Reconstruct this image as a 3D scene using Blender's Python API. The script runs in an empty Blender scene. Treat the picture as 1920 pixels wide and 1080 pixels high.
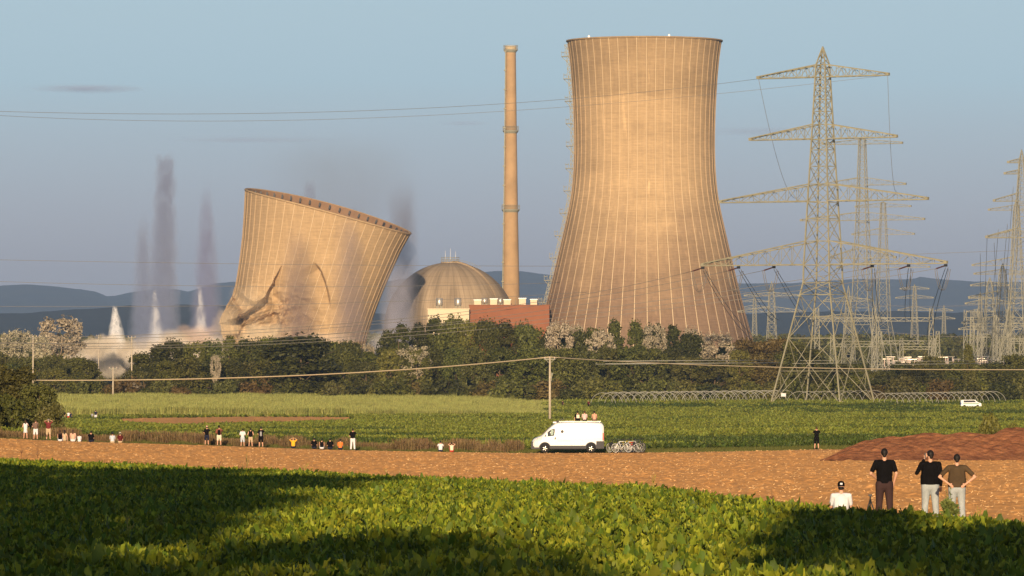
import bpy, math, random
import numpy as np
from mathutils import Vector, Matrix

# ------------------------------------------------------------------ camera, sky, sun, exposure
F = 11000.0                    # focal length in pixels of a 1920 wide frame
HOR = 701.0                    # image row of the true horizon
TH = math.atan((HOR - 540.0) / F)
SUN_EL = math.radians(10.5)
SUN_AZ = math.radians(2.5)    # direction the light travels, from +Y towards +X

sc = bpy.context.scene
cam_d = bpy.data.cameras.new("camera"); cam = bpy.data.objects.new("camera", cam_d)
sc.collection.objects.link(cam); sc.camera = cam
cam_d.sensor_width = 36.0; cam_d.lens = 36.0 * F / 1920.0
cam_d.clip_start = 1.0; cam_d.clip_end = 60000.0
cam.location = (0, 0, 0); cam.rotation_euler = (math.pi / 2 + TH, 0, 0)

w = bpy.data.worlds.new("World"); sc.world = w; w.use_nodes = True
nt = w.node_tree; nt.nodes.clear()
sky = nt.nodes.new("ShaderNodeTexSky"); sky.sky_type = 'NISHITA'; sky.sun_disc = False
sky.sun_elevation = SUN_EL; sky.sun_rotation = math.pi; sky.air_density = 1.0; sky.dust_density = 0.6; sky.ozone_density = 1.5
geo = nt.nodes.new("ShaderNodeTexCoord"); sep = nt.nodes.new("ShaderNodeSeparateXYZ")
ramp = nt.nodes.new("ShaderNodeValToRGB"); mr = nt.nodes.new("ShaderNodeMapRange")
mix = nt.nodes.new("ShaderNodeMix"); mix.data_type = 'RGBA'; mix.blend_type = 'MULTIPLY'; mix.inputs[0].default_value = 1.0
bg = nt.nodes.new("ShaderNodeBackground"); out = nt.nodes.new("ShaderNodeOutputWorld")
nt.links.new(geo.outputs["Generated"], sep.inputs[0]); nt.links.new(sep.outputs[2], mr.inputs[0])
mr.inputs[1].default_value = 0.0; mr.inputs[2].default_value = 0.10
SKY_HI = (1.0, 1.0, 1.12)      # tint of the sky above the first few degrees
nt.links.new(mr.outputs[0], ramp.inputs[0])
SKYRAMP = [(0.0, (.88, .93, 1.80)), (.18, (.82, .90, 1.82)), (.27, (.85, .95, 1.84)), (.41, (.88, 1.03, 1.82)), (.5, (.90, 1.11, 1.86)), (.62, (.98, 1.13, 1.72)), (1.0, (1.1, 1.22, 1.7))]
ramp.color_ramp.elements[0].position = 0; ramp.color_ramp.elements[0].color = (*SKYRAMP[0][1], 1)
ramp.color_ramp.elements[1].position = 1; ramp.color_ramp.elements[1].color = (*SKYRAMP[-1][1], 1)
for p_, c_ in SKYRAMP[1:-1]:
    e_ = ramp.color_ramp.elements.new(p_); e_.color = (*c_, 1)
mr2 = nt.nodes.new("ShaderNodeMapRange"); mr2.interpolation_type = 'SMOOTHSTEP'; mr2.inputs[1].default_value = .08; mr2.inputs[2].default_value = .35; nt.links.new(sep.outputs[2], mr2.inputs[0])
mh = nt.nodes.new("ShaderNodeMix"); mh.data_type = 'RGBA'; mh.inputs[7].default_value = (*SKY_HI, 1); nt.links.new(mr2.outputs[0], mh.inputs[0]); nt.links.new(ramp.outputs[0], mh.inputs[6])
nt.links.new(sky.outputs[0], mix.inputs[6]); nt.links.new(mh.outputs[2], mix.inputs[7])
nt.links.new(mix.outputs[2], bg.inputs[0]); nt.links.new(bg.outputs[0], out.inputs[0])
bg.inputs[1].default_value = 0.065

sun_d = bpy.data.lights.new("sun", 'SUN'); sun = bpy.data.objects.new("sun", sun_d); sc.collection.objects.link(sun)
sun_d.energy = 4.8; sun_d.angle = math.radians(0.5); sun_d.color = (1.0, 0.76, 0.50)
sun.rotation_euler = (math.pi / 2 - SUN_EL, 0, -SUN_AZ)
sc.view_settings.view_transform = 'Standard'; sc.view_settings.look = 'None'
sc.view_settings.exposure = 0.30; sc.view_settings.gamma = 1.0
sc.render.engine = 'CYCLES'
cy = sc.cycles
cy.max_bounces = 6; cy.diffuse_bounces = 2; cy.glossy_bounces = 2; cy.transmission_bounces = 3; cy.volume_bounces = 3
cy.transparent_max_bounces = 6; cy.use_denoising = True; cy.volume_step_rate = 1.0; cy.volume_max_steps = 256
cy.sample_clamp_indirect = 5.0; cy.caustics_reflective = False; cy.caustics_refractive = False
cy.use_adaptive_sampling = True; cy.adaptive_threshold = 0.01

# ------------------------------------------------------------------ helpers
RNG = np.random.default_rng(7)
col = sc.collection

def P(px, py, d):
    u = (px - 960.0) / F; v = (540.0 - py) / F
    Y = math.cos(TH) - v * math.sin(TH); Z = math.sin(TH) + v * math.cos(TH)
    return Vector((u * d / Y, d, Z * d / Y))

_h = np.array([(0, -3.0), (60, -3.2), (95, -3.4), (135, -3.65), (200, -4.3), (300, -5.3), (400, -6.1), (509, -6.75), (700, -7.9),
               (900, -8.8), (1100, -9.1), (1250, -8.9), (1380, -7.6), (1450, -7.0), (1600, -7.0), (3000, -7.0), (30000, -7.0)])
def G(x, d):
    """ground height"""
    x = np.asarray(x, float); d = np.asarray(d, float)
    b = np.interp(d, _h[:, 0], _h[:, 1])
    wgt = np.interp(d, [150, 300, 420, 600, 1050], [0, .5, 1, 1, 0])
    u = np.clip(x / np.maximum(d, 1), -.11, .0525)
    return b + 155 * u * u * wgt
def Gf(x, d): return float(G(x, d))
def ground_pt(px, d):
    x = (px - 960.0) / F * d
    return Vector((x, d, Gf(x, d)))

def _hash(ix, iy, seed):
    n = (ix.astype(np.int64) * 374761393 + iy.astype(np.int64) * 668265263 + seed * 982451653) & 0xffffffff
    n = ((n ^ (n >> 13)) * 1274126177) & 0xffffffff
    return ((n ^ (n >> 16)) & 0xffffff) / float(0xffffff)
def vnoise(x, y, seed=0):
    ix = np.floor(x); iy = np.floor(y); fx = x - ix; fy = y - iy
    fx = fx * fx * (3 - 2 * fx); fy = fy * fy * (3 - 2 * fy)
    a = _hash(ix, iy, seed); b = _hash(ix + 1, iy, seed); c = _hash(ix, iy + 1, seed); d = _hash(ix + 1, iy + 1, seed)
    return (a * (1 - fx) + b * fx) * (1 - fy) + (c * (1 - fx) + d * fx) * fy
def fbm(x, y, seed=0, o=3):
    s = 0; a = 1; t = 0
    for k in range(o):
        s = s + a * vnoise(x * 2 ** k, y * 2 ** k, seed + k * 17); t += a; a *= .5
    return s / t

def mesh_np(name, V, Q, mats, mi=None, smooth=False):
    """mesh from numpy: V (n,3), Q list of arrays of equal face size"""
    me = bpy.data.meshes.new(name)
    V = np.asarray(V, np.float32); Q = np.asarray(Q, np.int32)
    n, k = Q.shape
    me.vertices.add(len(V)); me.vertices.foreach_set("co", V.ravel())
    me.loops.add(n * k); me.loops.foreach_set("vertex_index", Q.ravel())
    me.polygons.add(n); me.polygons.foreach_set("loop_start", np.arange(0, n * k, k, dtype=np.int32))
    for m in mats: me.materials.append(m)
    if mi is not None: me.polygons.foreach_set("material_index", np.asarray(mi, np.int32))
    me.polygons.foreach_set("use_smooth", np.full(n, smooth))
    me.update(calc_edges=True)
    return me

class MB:
    def __init__(s): s.v = []; s.f = []; s.m = []; s.sm = []
    def add(s, V, Fs, mat=0, smooth=False):
        b = len(s.v); s.v += [tuple(p) for p in V]
        for f in Fs: s.f.append([b + i for i in f]); s.m.append(mat); s.sm.append(smooth)
    def box(s, c, size, mat=0, rz=0, taper=1.0):
        x, y, z = [k / 2 for k in size]; ca, sa = math.cos(rz), math.sin(rz); V = []
        for sz in (-1, 1):
            t = taper if sz > 0 else 1
            for sx, sy in ((-1, -1), (1, -1), (1, 1), (-1, 1)):
                X, Y = sx * x * t, sy * y * t
                V.append((c[0] + X * ca - Y * sa, c[1] + X * sa + Y * ca, c[2] + sz * z))
        s.add(V, [(0, 3, 2, 1), (4, 5, 6, 7), (0, 1, 5, 4), (1, 2, 6, 5), (2, 3, 7, 6), (3, 0, 4, 7)], mat)
    def bar(s, p, q, w, mat=0, n=4):
        s.tube([p, q], [w / 2 * 1.2, w / 2 * 1.2], n, mat, smooth=n > 5)
    def tube(s, pts, rad, n=8, mat=0, smooth=True, closed=False):
        pts = [Vector(p) for p in pts]; V = []; N = len(pts)
        if not hasattr(rad, '__len__'): rad = [rad] * N
        prev = None
        for i, p in enumerate(pts):
            a = pts[(i - 1) % N] if (closed or i > 0) else p
            b = pts[(i + 1) % N] if (closed or i < N - 1) else p
            t = (b - a).normalized()
            if prev is None:
                up = Vector((0, 0, 1)) if abs(t.z) < .9 else Vector((1, 0, 0))
                e1 = t.cross(up).normalized()
            else:
                e1 = (prev - t * prev.dot(t)).normalized()
            prev = e1; e2 = t.cross(e1)
            for k in range(n):
                an = 2 * math.pi * (k + .5) / n
                V.append(p + (e1 * math.cos(an) + e2 * math.sin(an)) * rad[i])
        Fs = []
        for i in range(N if closed else N - 1):
            j = (i + 1) % N
            for k in range(n):
                l = (k + 1) % n
                Fs.append((i * n + k, i * n + l, j * n + l, j * n + k))
        if not closed: Fs += [tuple(range(n))[::-1], tuple((N - 1) * n + k for k in range(n))]
        s.add(V, Fs, mat, smooth)
    def lathe(s, prof, n=32, c=(0, 0, 0), mat=0, smooth=True, cap=True, axis='z'):
        V = []; N = len(prof)
        for r, z in prof:
            for k in range(n):
                a = 2 * math.pi * k / n
                if axis == 'z': V.append((c[0] + r * math.cos(a), c[1] + r * math.sin(a), c[2] + z))
                elif axis == 'y': V.append((c[0] + r * math.cos(a), c[1] + z, c[2] + r * math.sin(a)))
        Fs = [(i * n + k, i * n + (k + 1) % n, (i + 1) * n + (k + 1) % n, (i + 1) * n + k) for i in range(N - 1) for k in range(n)]
        if cap: Fs += [tuple(range(n))[::-1], tuple((N - 1) * n + k for k in range(n))]
        s.add(V, Fs, mat, smooth)
    def ell(s, c, r, mat=0, nu=12, nv=8):
        V = []
        for i in range(nv + 1):
            ph = math.pi * i / nv
            for k in range(nu):
                a = 2 * math.pi * k / nu
                V.append((c[0] + r[0] * math.sin(ph) * math.cos(a) + (0 if 0 < i < nv else 1e-4 * math.cos(a)),
                          c[1] + r[1] * math.sin(ph) * math.sin(a) + (0 if 0 < i < nv else 1e-4 * math.sin(a)), c[2] + r[2] * math.cos(ph)))
        Fs = [(i * nu + k, (i + 1) * nu + k, (i + 1) * nu + (k + 1) % nu, i * nu + (k + 1) % nu) for i in range(nv) for k in range(nu)]
        Fs += [tuple(range(nu)), tuple(nv * nu + k for k in range(nu))[::-1]]
        s.add(V, Fs, mat, True)
    def seg(s, p, q, r1, r2, sx=1.0, n=10, flat=False):
        """tapered capsule; sx widens it in X about its middle"""
        p = Vector(p); q = Vector(q); t = (q - p).normalized(); L = (q - p).length
        pts = []; rad = []
        if not flat:
            for a in (1.35, .9, .45): pts.append(p - t * r1 * math.sin(a)); rad.append(r1 * math.cos(a))
        else: pts.append(p - t * 1e-3); rad.append(r1)
        for k in range(5): f = k / 4; pts.append(p.lerp(q, f)); rad.append(r1 + (r2 - r1) * f)
        if not flat:
            for a in (.45, .9, 1.35): pts.append(q + t * r2 * math.sin(a)); rad.append(r2 * math.cos(a))
        else: pts.append(q + t * 1e-3); rad.append(r2)
        b = len(s.v); s.tube(pts, rad, n)
        if sx != 1.0:
            mx = (p.x + q.x) / 2
            for i in range(b, len(s.v)): v = s.v[i]; s.v[i] = (mx + (v[0] - mx) * sx, v[1], v[2])
    def build(s, name, mats, parent=None, loc=None, rz=0):
        if not isinstance(mats, (list, tuple)): mats = [mats]
        me = bpy.data.meshes.new(name); me.from_pydata([tuple(p) for p in s.v], [], s.f)
        for m in mats: me.materials.append(m)
        me.polygons.foreach_set("material_index", s.m); me.polygons.foreach_set("use_smooth", s.sm); me.update()
        return link(name, me, parent, loc, rz)

def link(name, me, parent=None, loc=None, rz=0):
    o = bpy.data.objects.new(name, me); col.objects.link(o)
    if parent is not None: o.parent = parent
    if loc is not None: o.location = loc
    o.rotation_euler.z = rz
    return o
def tag(o, label=None, cat=None, group=None, kind=None):
    if label: o['label'] = label
    if cat: o['category'] = cat
    if group: o['group'] = group
    if kind: o['kind'] = kind
    return o
def empty(name, loc, rz=0):
    o = bpy.data.objects.new(name, None); col.objects.link(o); o.location = loc; o.rotation_euler.z = rz
    o.empty_display_size = 0.5
    return o
def copy_tree(o, loc=None, rz=None, label=None, parent=None):
    c = o.copy(); col.objects.link(c)
    if parent is not None: c.parent = parent
    for ch in list(o.children): copy_tree(ch, parent=c)
    if loc is not None: c.location = loc
    if rz is not None: c.rotation_euler.z = rz
    if label: c['label'] = label
    return c

# ------------------------------------------------------------------ materials
def mat(name, color, rough=.8, metal=0.0, var=0.0, scale=1.0, color2=None, island=0.0, bump=0.0, bscale=None, spec=.3, objrand=0.0, detail=4):
    m = bpy.data.materials.new(name); m.use_nodes = True; t = m.node_tree; b = t.nodes["Principled BSDF"]
    b.inputs["Base Color"].default_value = (*color, 1); b.inputs["Roughness"].default_value = rough
    b.inputs["Metallic"].default_value = metal; b.inputs["Specular IOR Level"].default_value = spec
    src = None
    if color2 is not None or var:
        c2 = color2 if color2 is not None else tuple(c * (1 - var) for c in color)
        n = t.nodes.new("ShaderNodeTexNoise"); tc = t.nodes.new("ShaderNodeTexCoord"); t.links.new(tc.outputs["Object"], n.inputs["Vector"])
        n.inputs["Scale"].default_value = scale; n.inputs["Detail"].default_value = detail; n.inputs["Roughness"].default_value = .6
        r = t.nodes.new("ShaderNodeMapRange"); r.inputs[1].default_value = .35; r.inputs[2].default_value = .65
        x = t.nodes.new("ShaderNodeMix"); x.data_type = 'RGBA'
        x.inputs[6].default_value = (*color, 1); x.inputs[7].default_value = (*c2, 1)
        t.links.new(n.outputs[0], r.inputs[0]); t.links.new(r.outputs[0], x.inputs[0]); src = x.outputs[2]
    if island or objrand:
        for kind, amt in (("i", island), ("o", objrand)):
            if not amt: continue
            if kind == "i": g = t.nodes.new("ShaderNodeNewGeometry"); o_ = g.outputs["Random Per Island"]
            else: g = t.nodes.new("ShaderNodeObjectInfo"); o_ = g.outputs["Random"]
            r = t.nodes.new("ShaderNodeMapRange"); r.inputs[3].default_value = 1 - amt; r.inputs[4].default_value = 1 + amt
            h = t.nodes.new("ShaderNodeHueSaturation"); t.links.new(o_, r.inputs[0]); t.links.new(r.outputs[0], h.inputs["Value"])
            if src is None: h.inputs["Color"].default_value = (*color, 1)
            else: t.links.new(src, h.inputs["Color"])
            src = h.outputs[0]
    if src is not None: t.links.new(src, b.inputs["Base Color"])
    if bump:
        n = t.nodes.new("ShaderNodeTexNoise"); tc = t.nodes.new("ShaderNodeTexCoord"); t.links.new(tc.outputs["Object"], n.inputs["Vector"])
        n.inputs["Scale"].default_value = bscale or scale; n.inputs["Detail"].default_value = 3
        bp = t.nodes.new("ShaderNodeBump"); bp.inputs["Strength"].default_value = 1.0; bp.inputs["Distance"].default_value = bump
        t.links.new(n.outputs[0], bp.inputs["Height"]); t.links.new(bp.outputs[0], b.inputs["Normal"])
    return m

def leaf_mat(name, c1, c2, yellow=0.0, trans=.25, rnd=.35, ycol=(.55, .42, .06)):
    """foliage: random tint per leaf, a share of yellowed leaves, a little translucency"""
    m = bpy.data.materials.new(name); m.use_nodes = True; t = m.node_tree; b = t.nodes["Principled BSDF"]; o = t.nodes["Material Output"]
    b.inputs["Roughness"].default_value = .55; b.inputs["Specular IOR Level"].default_value = .25
    g = t.nodes.new("ShaderNodeNewGeometry"); oi = t.nodes.new("ShaderNodeObjectInfo")
    x = t.nodes.new("ShaderNodeMix"); x.data_type = 'RGBA'; x.inputs[6].default_value = (*c1, 1); x.inputs[7].default_value = (*c2, 1)
    t.links.new(g.outputs["Random Per Island"], x.inputs[0])
    r = t.nodes.new("ShaderNodeMapRange"); r.inputs[3].default_value = 1 - rnd; r.inputs[4].default_value = 1 + rnd
    h = t.nodes.new("ShaderNodeHueSaturation"); t.links.new(oi.outputs["Random"], r.inputs[0]); t.links.new(r.outputs[0], h.inputs["Value"])
    t.links.new(x.outputs[2], h.inputs["Color"]); c = h.outputs[0]
    r2 = t.nodes.new("ShaderNodeMapRange"); r2.inputs[3].default_value = .478; r2.inputs[4].default_value = .512; w2 = t.nodes.new("ShaderNodeTexWhiteNoise"); w2.noise_dimensions = '1D'; t.links.new(oi.outputs["Random"], w2.inputs["W"]); t.links.new(w2.outputs[0], r2.inputs[0]); t.links.new(r2.outputs[0], h.inputs["Hue"])
    if yellow:
        wn = t.nodes.new("ShaderNodeTexWhiteNoise"); wn.noise_dimensions = '1D'; t.links.new(g.outputs["Random Per Island"], wn.inputs["W"])
        lt = t.nodes.new("ShaderNodeMath"); lt.operation = 'LESS_THAN'; lt.inputs[1].default_value = yellow; t.links.new(wn.outputs[0], lt.inputs[0])
        y = t.nodes.new("ShaderNodeMix"); y.data_type = 'RGBA'; y.inputs[7].default_value = (*ycol, 1)
        t.links.new(lt.outputs[0], y.inputs[0]); t.links.new(c, y.inputs[6]); c = y.outputs[2]
    t.links.new(c, b.inputs["Base Color"])
    if trans:
        tr = t.nodes.new("ShaderNodeBsdfTranslucent"); t.links.new(c, tr.inputs[0])
        ms = t.nodes.new("ShaderNodeMixShader"); ms.inputs[0].default_value = trans
        t.links.new(b.outputs[0], ms.inputs[1]); t.links.new(tr.outputs[0], ms.inputs[2]); t.links.new(ms.outputs[0], o.inputs["Surface"])
    return m

M = {}
M['soil'] = mat('ochre_soil', (.84, .42, .14), .95, color2=(.70, .335, .105), scale=.35, spec=.1)
M['soil2'] = mat('red_soil', (.29, .125, .058), .95, color2=(.19, .075, .038), scale=1.6, bump=.12, bscale=3.5, detail=8, spec=.1)
M['ground'] = mat('field_ground', (.07, .075, .03), .95, color2=(.05, .065, .02), scale=.02, spec=.1)
M['straw'] = mat('straw', (.66, .42, .19), .9, island=.3)
M['steel'] = mat('galvanised_steel', (.33, .305, .20), .6, 0.0, var=.25, scale=.6)
M['steel_far'] = mat('galvanised_steel_weathered', (.26, .25, .185), .6)
M['dark'] = mat('dark_metal', (.03, .03, .03), .5)
M['brown_ins'] = mat('brown_porcelain', (.12, .035, .02), .3)
M['wire'] = mat('conductor', (.22, .20, .17), .6)
M['cable'] = mat('overhead_cable', (.50, .40, .25), .6)
M['pole'] = mat('spun_concrete', (.55, .46, .33), .8, var=.15, scale=2)
M['white'] = mat('white_paint', (.80, .79, .76), .35, spec=.5)
M['cream'] = mat('cream_cladding', (.74, .62, .42), .8, var=.08, scale=.1)
M['red'] = mat('red_cladding', (.30, .110, .045), .8, var=.15, scale=.15)
M['concrete2'] = mat('stack_concrete', (.46, .30, .155), .9, var=.22, scale=.12)
M['metal'] = mat('bright_metal', (.55, .50, .42), .35, .6)

def tower_concrete(name, zref, rim=None):
    m = bpy.data.materials.new(name); m.use_nodes = True; t = m.node_tree; b = t.nodes["Principled BSDF"]
    b.inputs["Roughness"].default_value = .95; b.inputs["Specular IOR Level"].default_value = .1
    tc = t.nodes.new("ShaderNodeTexCoord")
    def noise(scale_vec, sc_=1.0, det=4):
        mp = t.nodes.new("ShaderNodeMapping"); mp.inputs["Scale"].default_value = scale_vec; t.links.new(tc.outputs["Object"], mp.inputs[0])
        n = t.nodes.new("ShaderNodeTexNoise"); n.inputs["Scale"].default_value = sc_; n.inputs["Detail"].default_value = det
        t.links.new(mp.outputs[0], n.inputs["Vector"]); return n.outputs[0]
    def rng(v, a, b_, c, d):
        r = t.nodes.new("ShaderNodeMapRange"); r.inputs[1].default_value = a; r.inputs[2].default_value = b_; r.inputs[3].default_value = c; r.inputs[4].default_value = d
        t.links.new(v, r.inputs[0]); return r.outputs[0]
    def mul(c, f):
        h = t.nodes.new("ShaderNodeHueSaturation"); t.links.new(c, h.inputs["Color"]); t.links.new(f, h.inputs["Value"]); return h.outputs[0]
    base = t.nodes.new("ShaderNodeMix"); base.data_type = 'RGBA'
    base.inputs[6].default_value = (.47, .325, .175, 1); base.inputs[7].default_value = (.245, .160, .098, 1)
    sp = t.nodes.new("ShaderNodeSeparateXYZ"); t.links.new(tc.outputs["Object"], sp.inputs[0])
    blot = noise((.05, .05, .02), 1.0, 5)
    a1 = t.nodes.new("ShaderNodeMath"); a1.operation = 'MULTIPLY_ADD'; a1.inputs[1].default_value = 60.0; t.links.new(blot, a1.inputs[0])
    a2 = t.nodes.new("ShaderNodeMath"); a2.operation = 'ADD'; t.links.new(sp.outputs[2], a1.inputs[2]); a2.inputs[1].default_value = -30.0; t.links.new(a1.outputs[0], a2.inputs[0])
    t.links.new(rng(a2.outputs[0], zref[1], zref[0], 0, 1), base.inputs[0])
    c = base.outputs[2]
    c = mul(c, rng(noise((.15, .15, 2.2), 1.0, 2), .3, .7, .90, 1.10))      # pour lifts
    c = mul(c, rng(noise((.9, .9, .035), 1.0, 3), .35, .7, 1.04, .90))      # vertical streaking
    c = mul(c, rng(noise((.5, .5, 1.1), 1.0, 3), .3, .7, .94, 1.06))
    wv = t.nodes.new("ShaderNodeMath"); wv.operation = 'PINGPONG'; wv.inputs[1].default_value = .65; t.links.new(sp.outputs[2], wv.inputs[0])
    c = mul(c, rng(wv.outputs[0], 0.0, .12, .88, 1.0))                      # board joints
    if rim:                                                              # weathered band under the rim
        a3 = t.nodes.new("ShaderNodeMath"); a3.operation = 'MULTIPLY_ADD'; t.links.new(noise((.03, .03, .0), 1.0, 3), a3.inputs[0]); a3.inputs[1].default_value = 14.0; t.links.new(sp.outputs[2], a3.inputs[2])
        c = mul(c, rng(a3.outputs[0], rim + 6, rim + 7.5, 1.0, .80))
        c = mul(c, rng(noise((.02, .02, .16), 1.0, 2), .35, .65, .93, 1.07))
        c = mul(c, rng(noise((.35, .35, .05), 1.0, 2), .66, .72, 1.0, 1.25))      # pale run-off streaks
        c = mul(c, rng(noise((.06, .06, .035), 1.0, 5), .50, .70, 1.0, .89))      # large dirt patches
    t.links.new(c, b.inputs["Base Color"])
    return m
M['rib'] = mat('rib_concrete', (.70, .54, .33), .85, spec=.1)
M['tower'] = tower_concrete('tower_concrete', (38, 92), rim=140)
M['tower_b'] = tower_concrete('tower_concrete_broken', (-60, -5))
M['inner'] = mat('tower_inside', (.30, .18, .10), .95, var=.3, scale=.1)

# ------------------------------------------------------------------ terrain
def fan(name, us, ds, zf, mats, smooth=True):
    U, D = np.meshgrid(us, ds); X = U * D
    Z = zf(X, D); V = np.stack([X, D, Z], -1).reshape(-1, 3); nu = len(us); nd = len(ds)
    i = np.arange((nd - 1) * nu).reshape(nd - 1, nu)[:, :-1].ravel()
    Q = np.stack([i, i + 1, i + 1 + nu, i + nu], 1)
    return link(name, mesh_np(name, V, Q, mats, smooth=smooth))

gx = np.concatenate([-np.geomspace(9000, 10, 50), [0], np.geomspace(10, 9000, 50)])
gy = np.concatenate([np.linspace(-3000, -100, 20), np.arange(-80, 1700, 20), np.geomspace(1720, 30000, 70)])
XX, YY = np.meshgrid(gx, gy)
ZZ = G(XX, np.maximum(YY, 0)) - 0.12
V = np.stack([XX, YY, ZZ], -1).reshape(-1, 3); nu = len(gx)
i = np.arange((len(gy) - 1) * nu).reshape(len(gy) - 1, nu)[:, :-1].ravel()
tag(link('ground', mesh_np('ground', V, np.stack([i, i + 1, i + 1 + nu, i + nu], 1), [M['ground']], smooth=True)), kind='structure')

# edge of the beet crop as distance over picture column (an oblique straight-ish field edge on the ground)
BX = np.array([-900, 0, 480, 960, 1200, 1440, 1600, 1900, 2400, 3000]); BD = np.array([322, 300, 283, 230, 205, 160, 145, 130, 112, 100])
def beet_edge(u): return np.interp(u * F + 960, BX, BD)
_SP = np.array([-600, 0, 90, 230, 388, 490, 660, 840, 1000, 1200, 1540, 2000, 2600]); _SY = np.array([808, 822.5, 825.5, 830.5, 835, 839, 844.5, 848, 850, 849, 843, 843, 842.5]); _SD = []
for _p, _y in zip(_SP, _SY):                       # distance of the field edge, from where it meets the ground
    _dd = np.linspace(300, 800, 4000); _SD.append(_dd[np.argmin(np.abs(HOR - G((_p - 960) / F * _dd, _dd) * F / _dd - _y))])
def soil_far(u): return np.interp(u * F + 960, _SP, _SD) + 1.0

def soil_z(X, D):
    amp = np.interp(D, [100, 200, 560], [.65, .85, 1.4])
    n = fbm(X / .42, D / .6, 3, 3); n2 = vnoise(X / .2, D / .25, 9); big = fbm(X / 9, D / 14, 31, 2)
    u = X / D; near_edge = np.clip((soil_far(u) - D) / 14, .12, 1); amp = amp * near_edge
    z = G(X, D) + amp * (.20 * (n - .5) + .07 * (n2 - .5)) + .25 * (big - .5) * near_edge
    return np.where(D > soil_far(u) + 2, G(X, D) - .3, z)
ds = [105.0]
while ds[-1] < 560: ds.append(ds[-1] + max(.16, ds[-1] * .0008))
tag(fan('bare_soil_field', np.linspace(-.103, .103, 420), np.array(ds), soil_z, [M['soil']], smooth=False), kind='structure')

# narrow strip of bare soil in the far green field
def strip_z(X, D): return G(X, D) + .1 + .35 * fbm(X / 1.2, D / 1.5, 5, 3)
us = (np.linspace(228, 655, 260) - 960) / F
def strip_fan():
    U, T = np.meshgrid(us, np.linspace(0, 1, 160)); px = U * F + 960
    d0 = np.interp(px, [228, 330, 655], [1040, 965, 1090]); d1 = np.interp(px, [228, 480, 655], [1150, 1190, 1175])
    D = d0 + (d1 - d0) * T; X = U * D; Z = strip_z(X, D); V = np.stack([X, D, Z], -1).reshape(-1, 3)
    nu = len(us); i = np.arange(159 * nu).reshape(159, nu)[:, :-1].ravel()
    o = link('bare_soil_strip', mesh_np('bare_soil_strip', V, np.stack([i, i + 1, i + 1 + nu, i + nu], 1), [M['soil']], smooth=False))
    tag(o, kind='structure')
strip_fan()

# hills
M['hill'] = mat('wooded_hill', (.040, .055, .058), .95, color2=(.062, .072, .066), scale=.004, spec=.05)
def ridge(name, pts, d, depth, seed, rough_):
    px = np.array([p[0] for p in pts], float); py = np.array([p[1] for p in pts], float)
    U = (np.linspace(px[0], px[-1], 900) - 960) / F
    top = np.interp(U * F + 960, px, (HOR - py) / F * d)
    tt = np.linspace(0, 1, 40)
    rows = []
    for t in tt:
        D = d - depth + depth * 1.6 * t
        prof = math.sin(min(t / .62, 1.0) * math.pi / 2) ** .8 if t < .62 else math.cos((t - .62) / .38 * math.pi / 2)
        X = U * D
        z = -7 + (top + 7) * prof
        z = z + (fbm(X / rough_, np.full_like(X, D / rough_), seed, 4) - .5) * rough_ * .10 * (.3 + .7 * prof)
        rows.append(np.stack([X, np.full_like(X, D), z - (1 if t in (0, 1) else 0)], -1))
    V = np.concatenate(rows); nu = len(U); i = np.arange(39 * nu).reshape(39, nu)[:, :-1].ravel()
    tag(link(name, mesh_np(name, V, np.stack([i, i + 1, i + 1 + nu, i + nu], 1), [M['hill']], smooth=True)), kind='structure')
ridge('hills', [(-700, 545), (-300, 535), (0, 541), (60, 538), (110, 540), (150, 544), (178, 549), (200, 558), (245, 553), (290, 549), (330, 548), (352, 551),
               (372, 545), (400, 536), (430, 532), (520, 530), (600, 536), (700, 533), (760, 524), (924, 517), (990, 519), (1030, 521), (1100, 526), (1250, 530),
               (1387, 534), (1450, 533), (1600, 532), (1715, 531), (1725, 528), (1745, 531), (1800, 532), (1920, 533), (2300, 530), (2700, 540)], 21000, 4200, 3, 420)
ridge('low_ridge', [(-700, 592), (0, 590), (60, 588), (140, 584), (250, 579), (350, 578), (440, 580), (600, 590), (900, 600), (1200, 606), (1400, 592), (1600, 588), (1920, 590), (2600, 585)], 9500, 1800, 8, 200)

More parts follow.
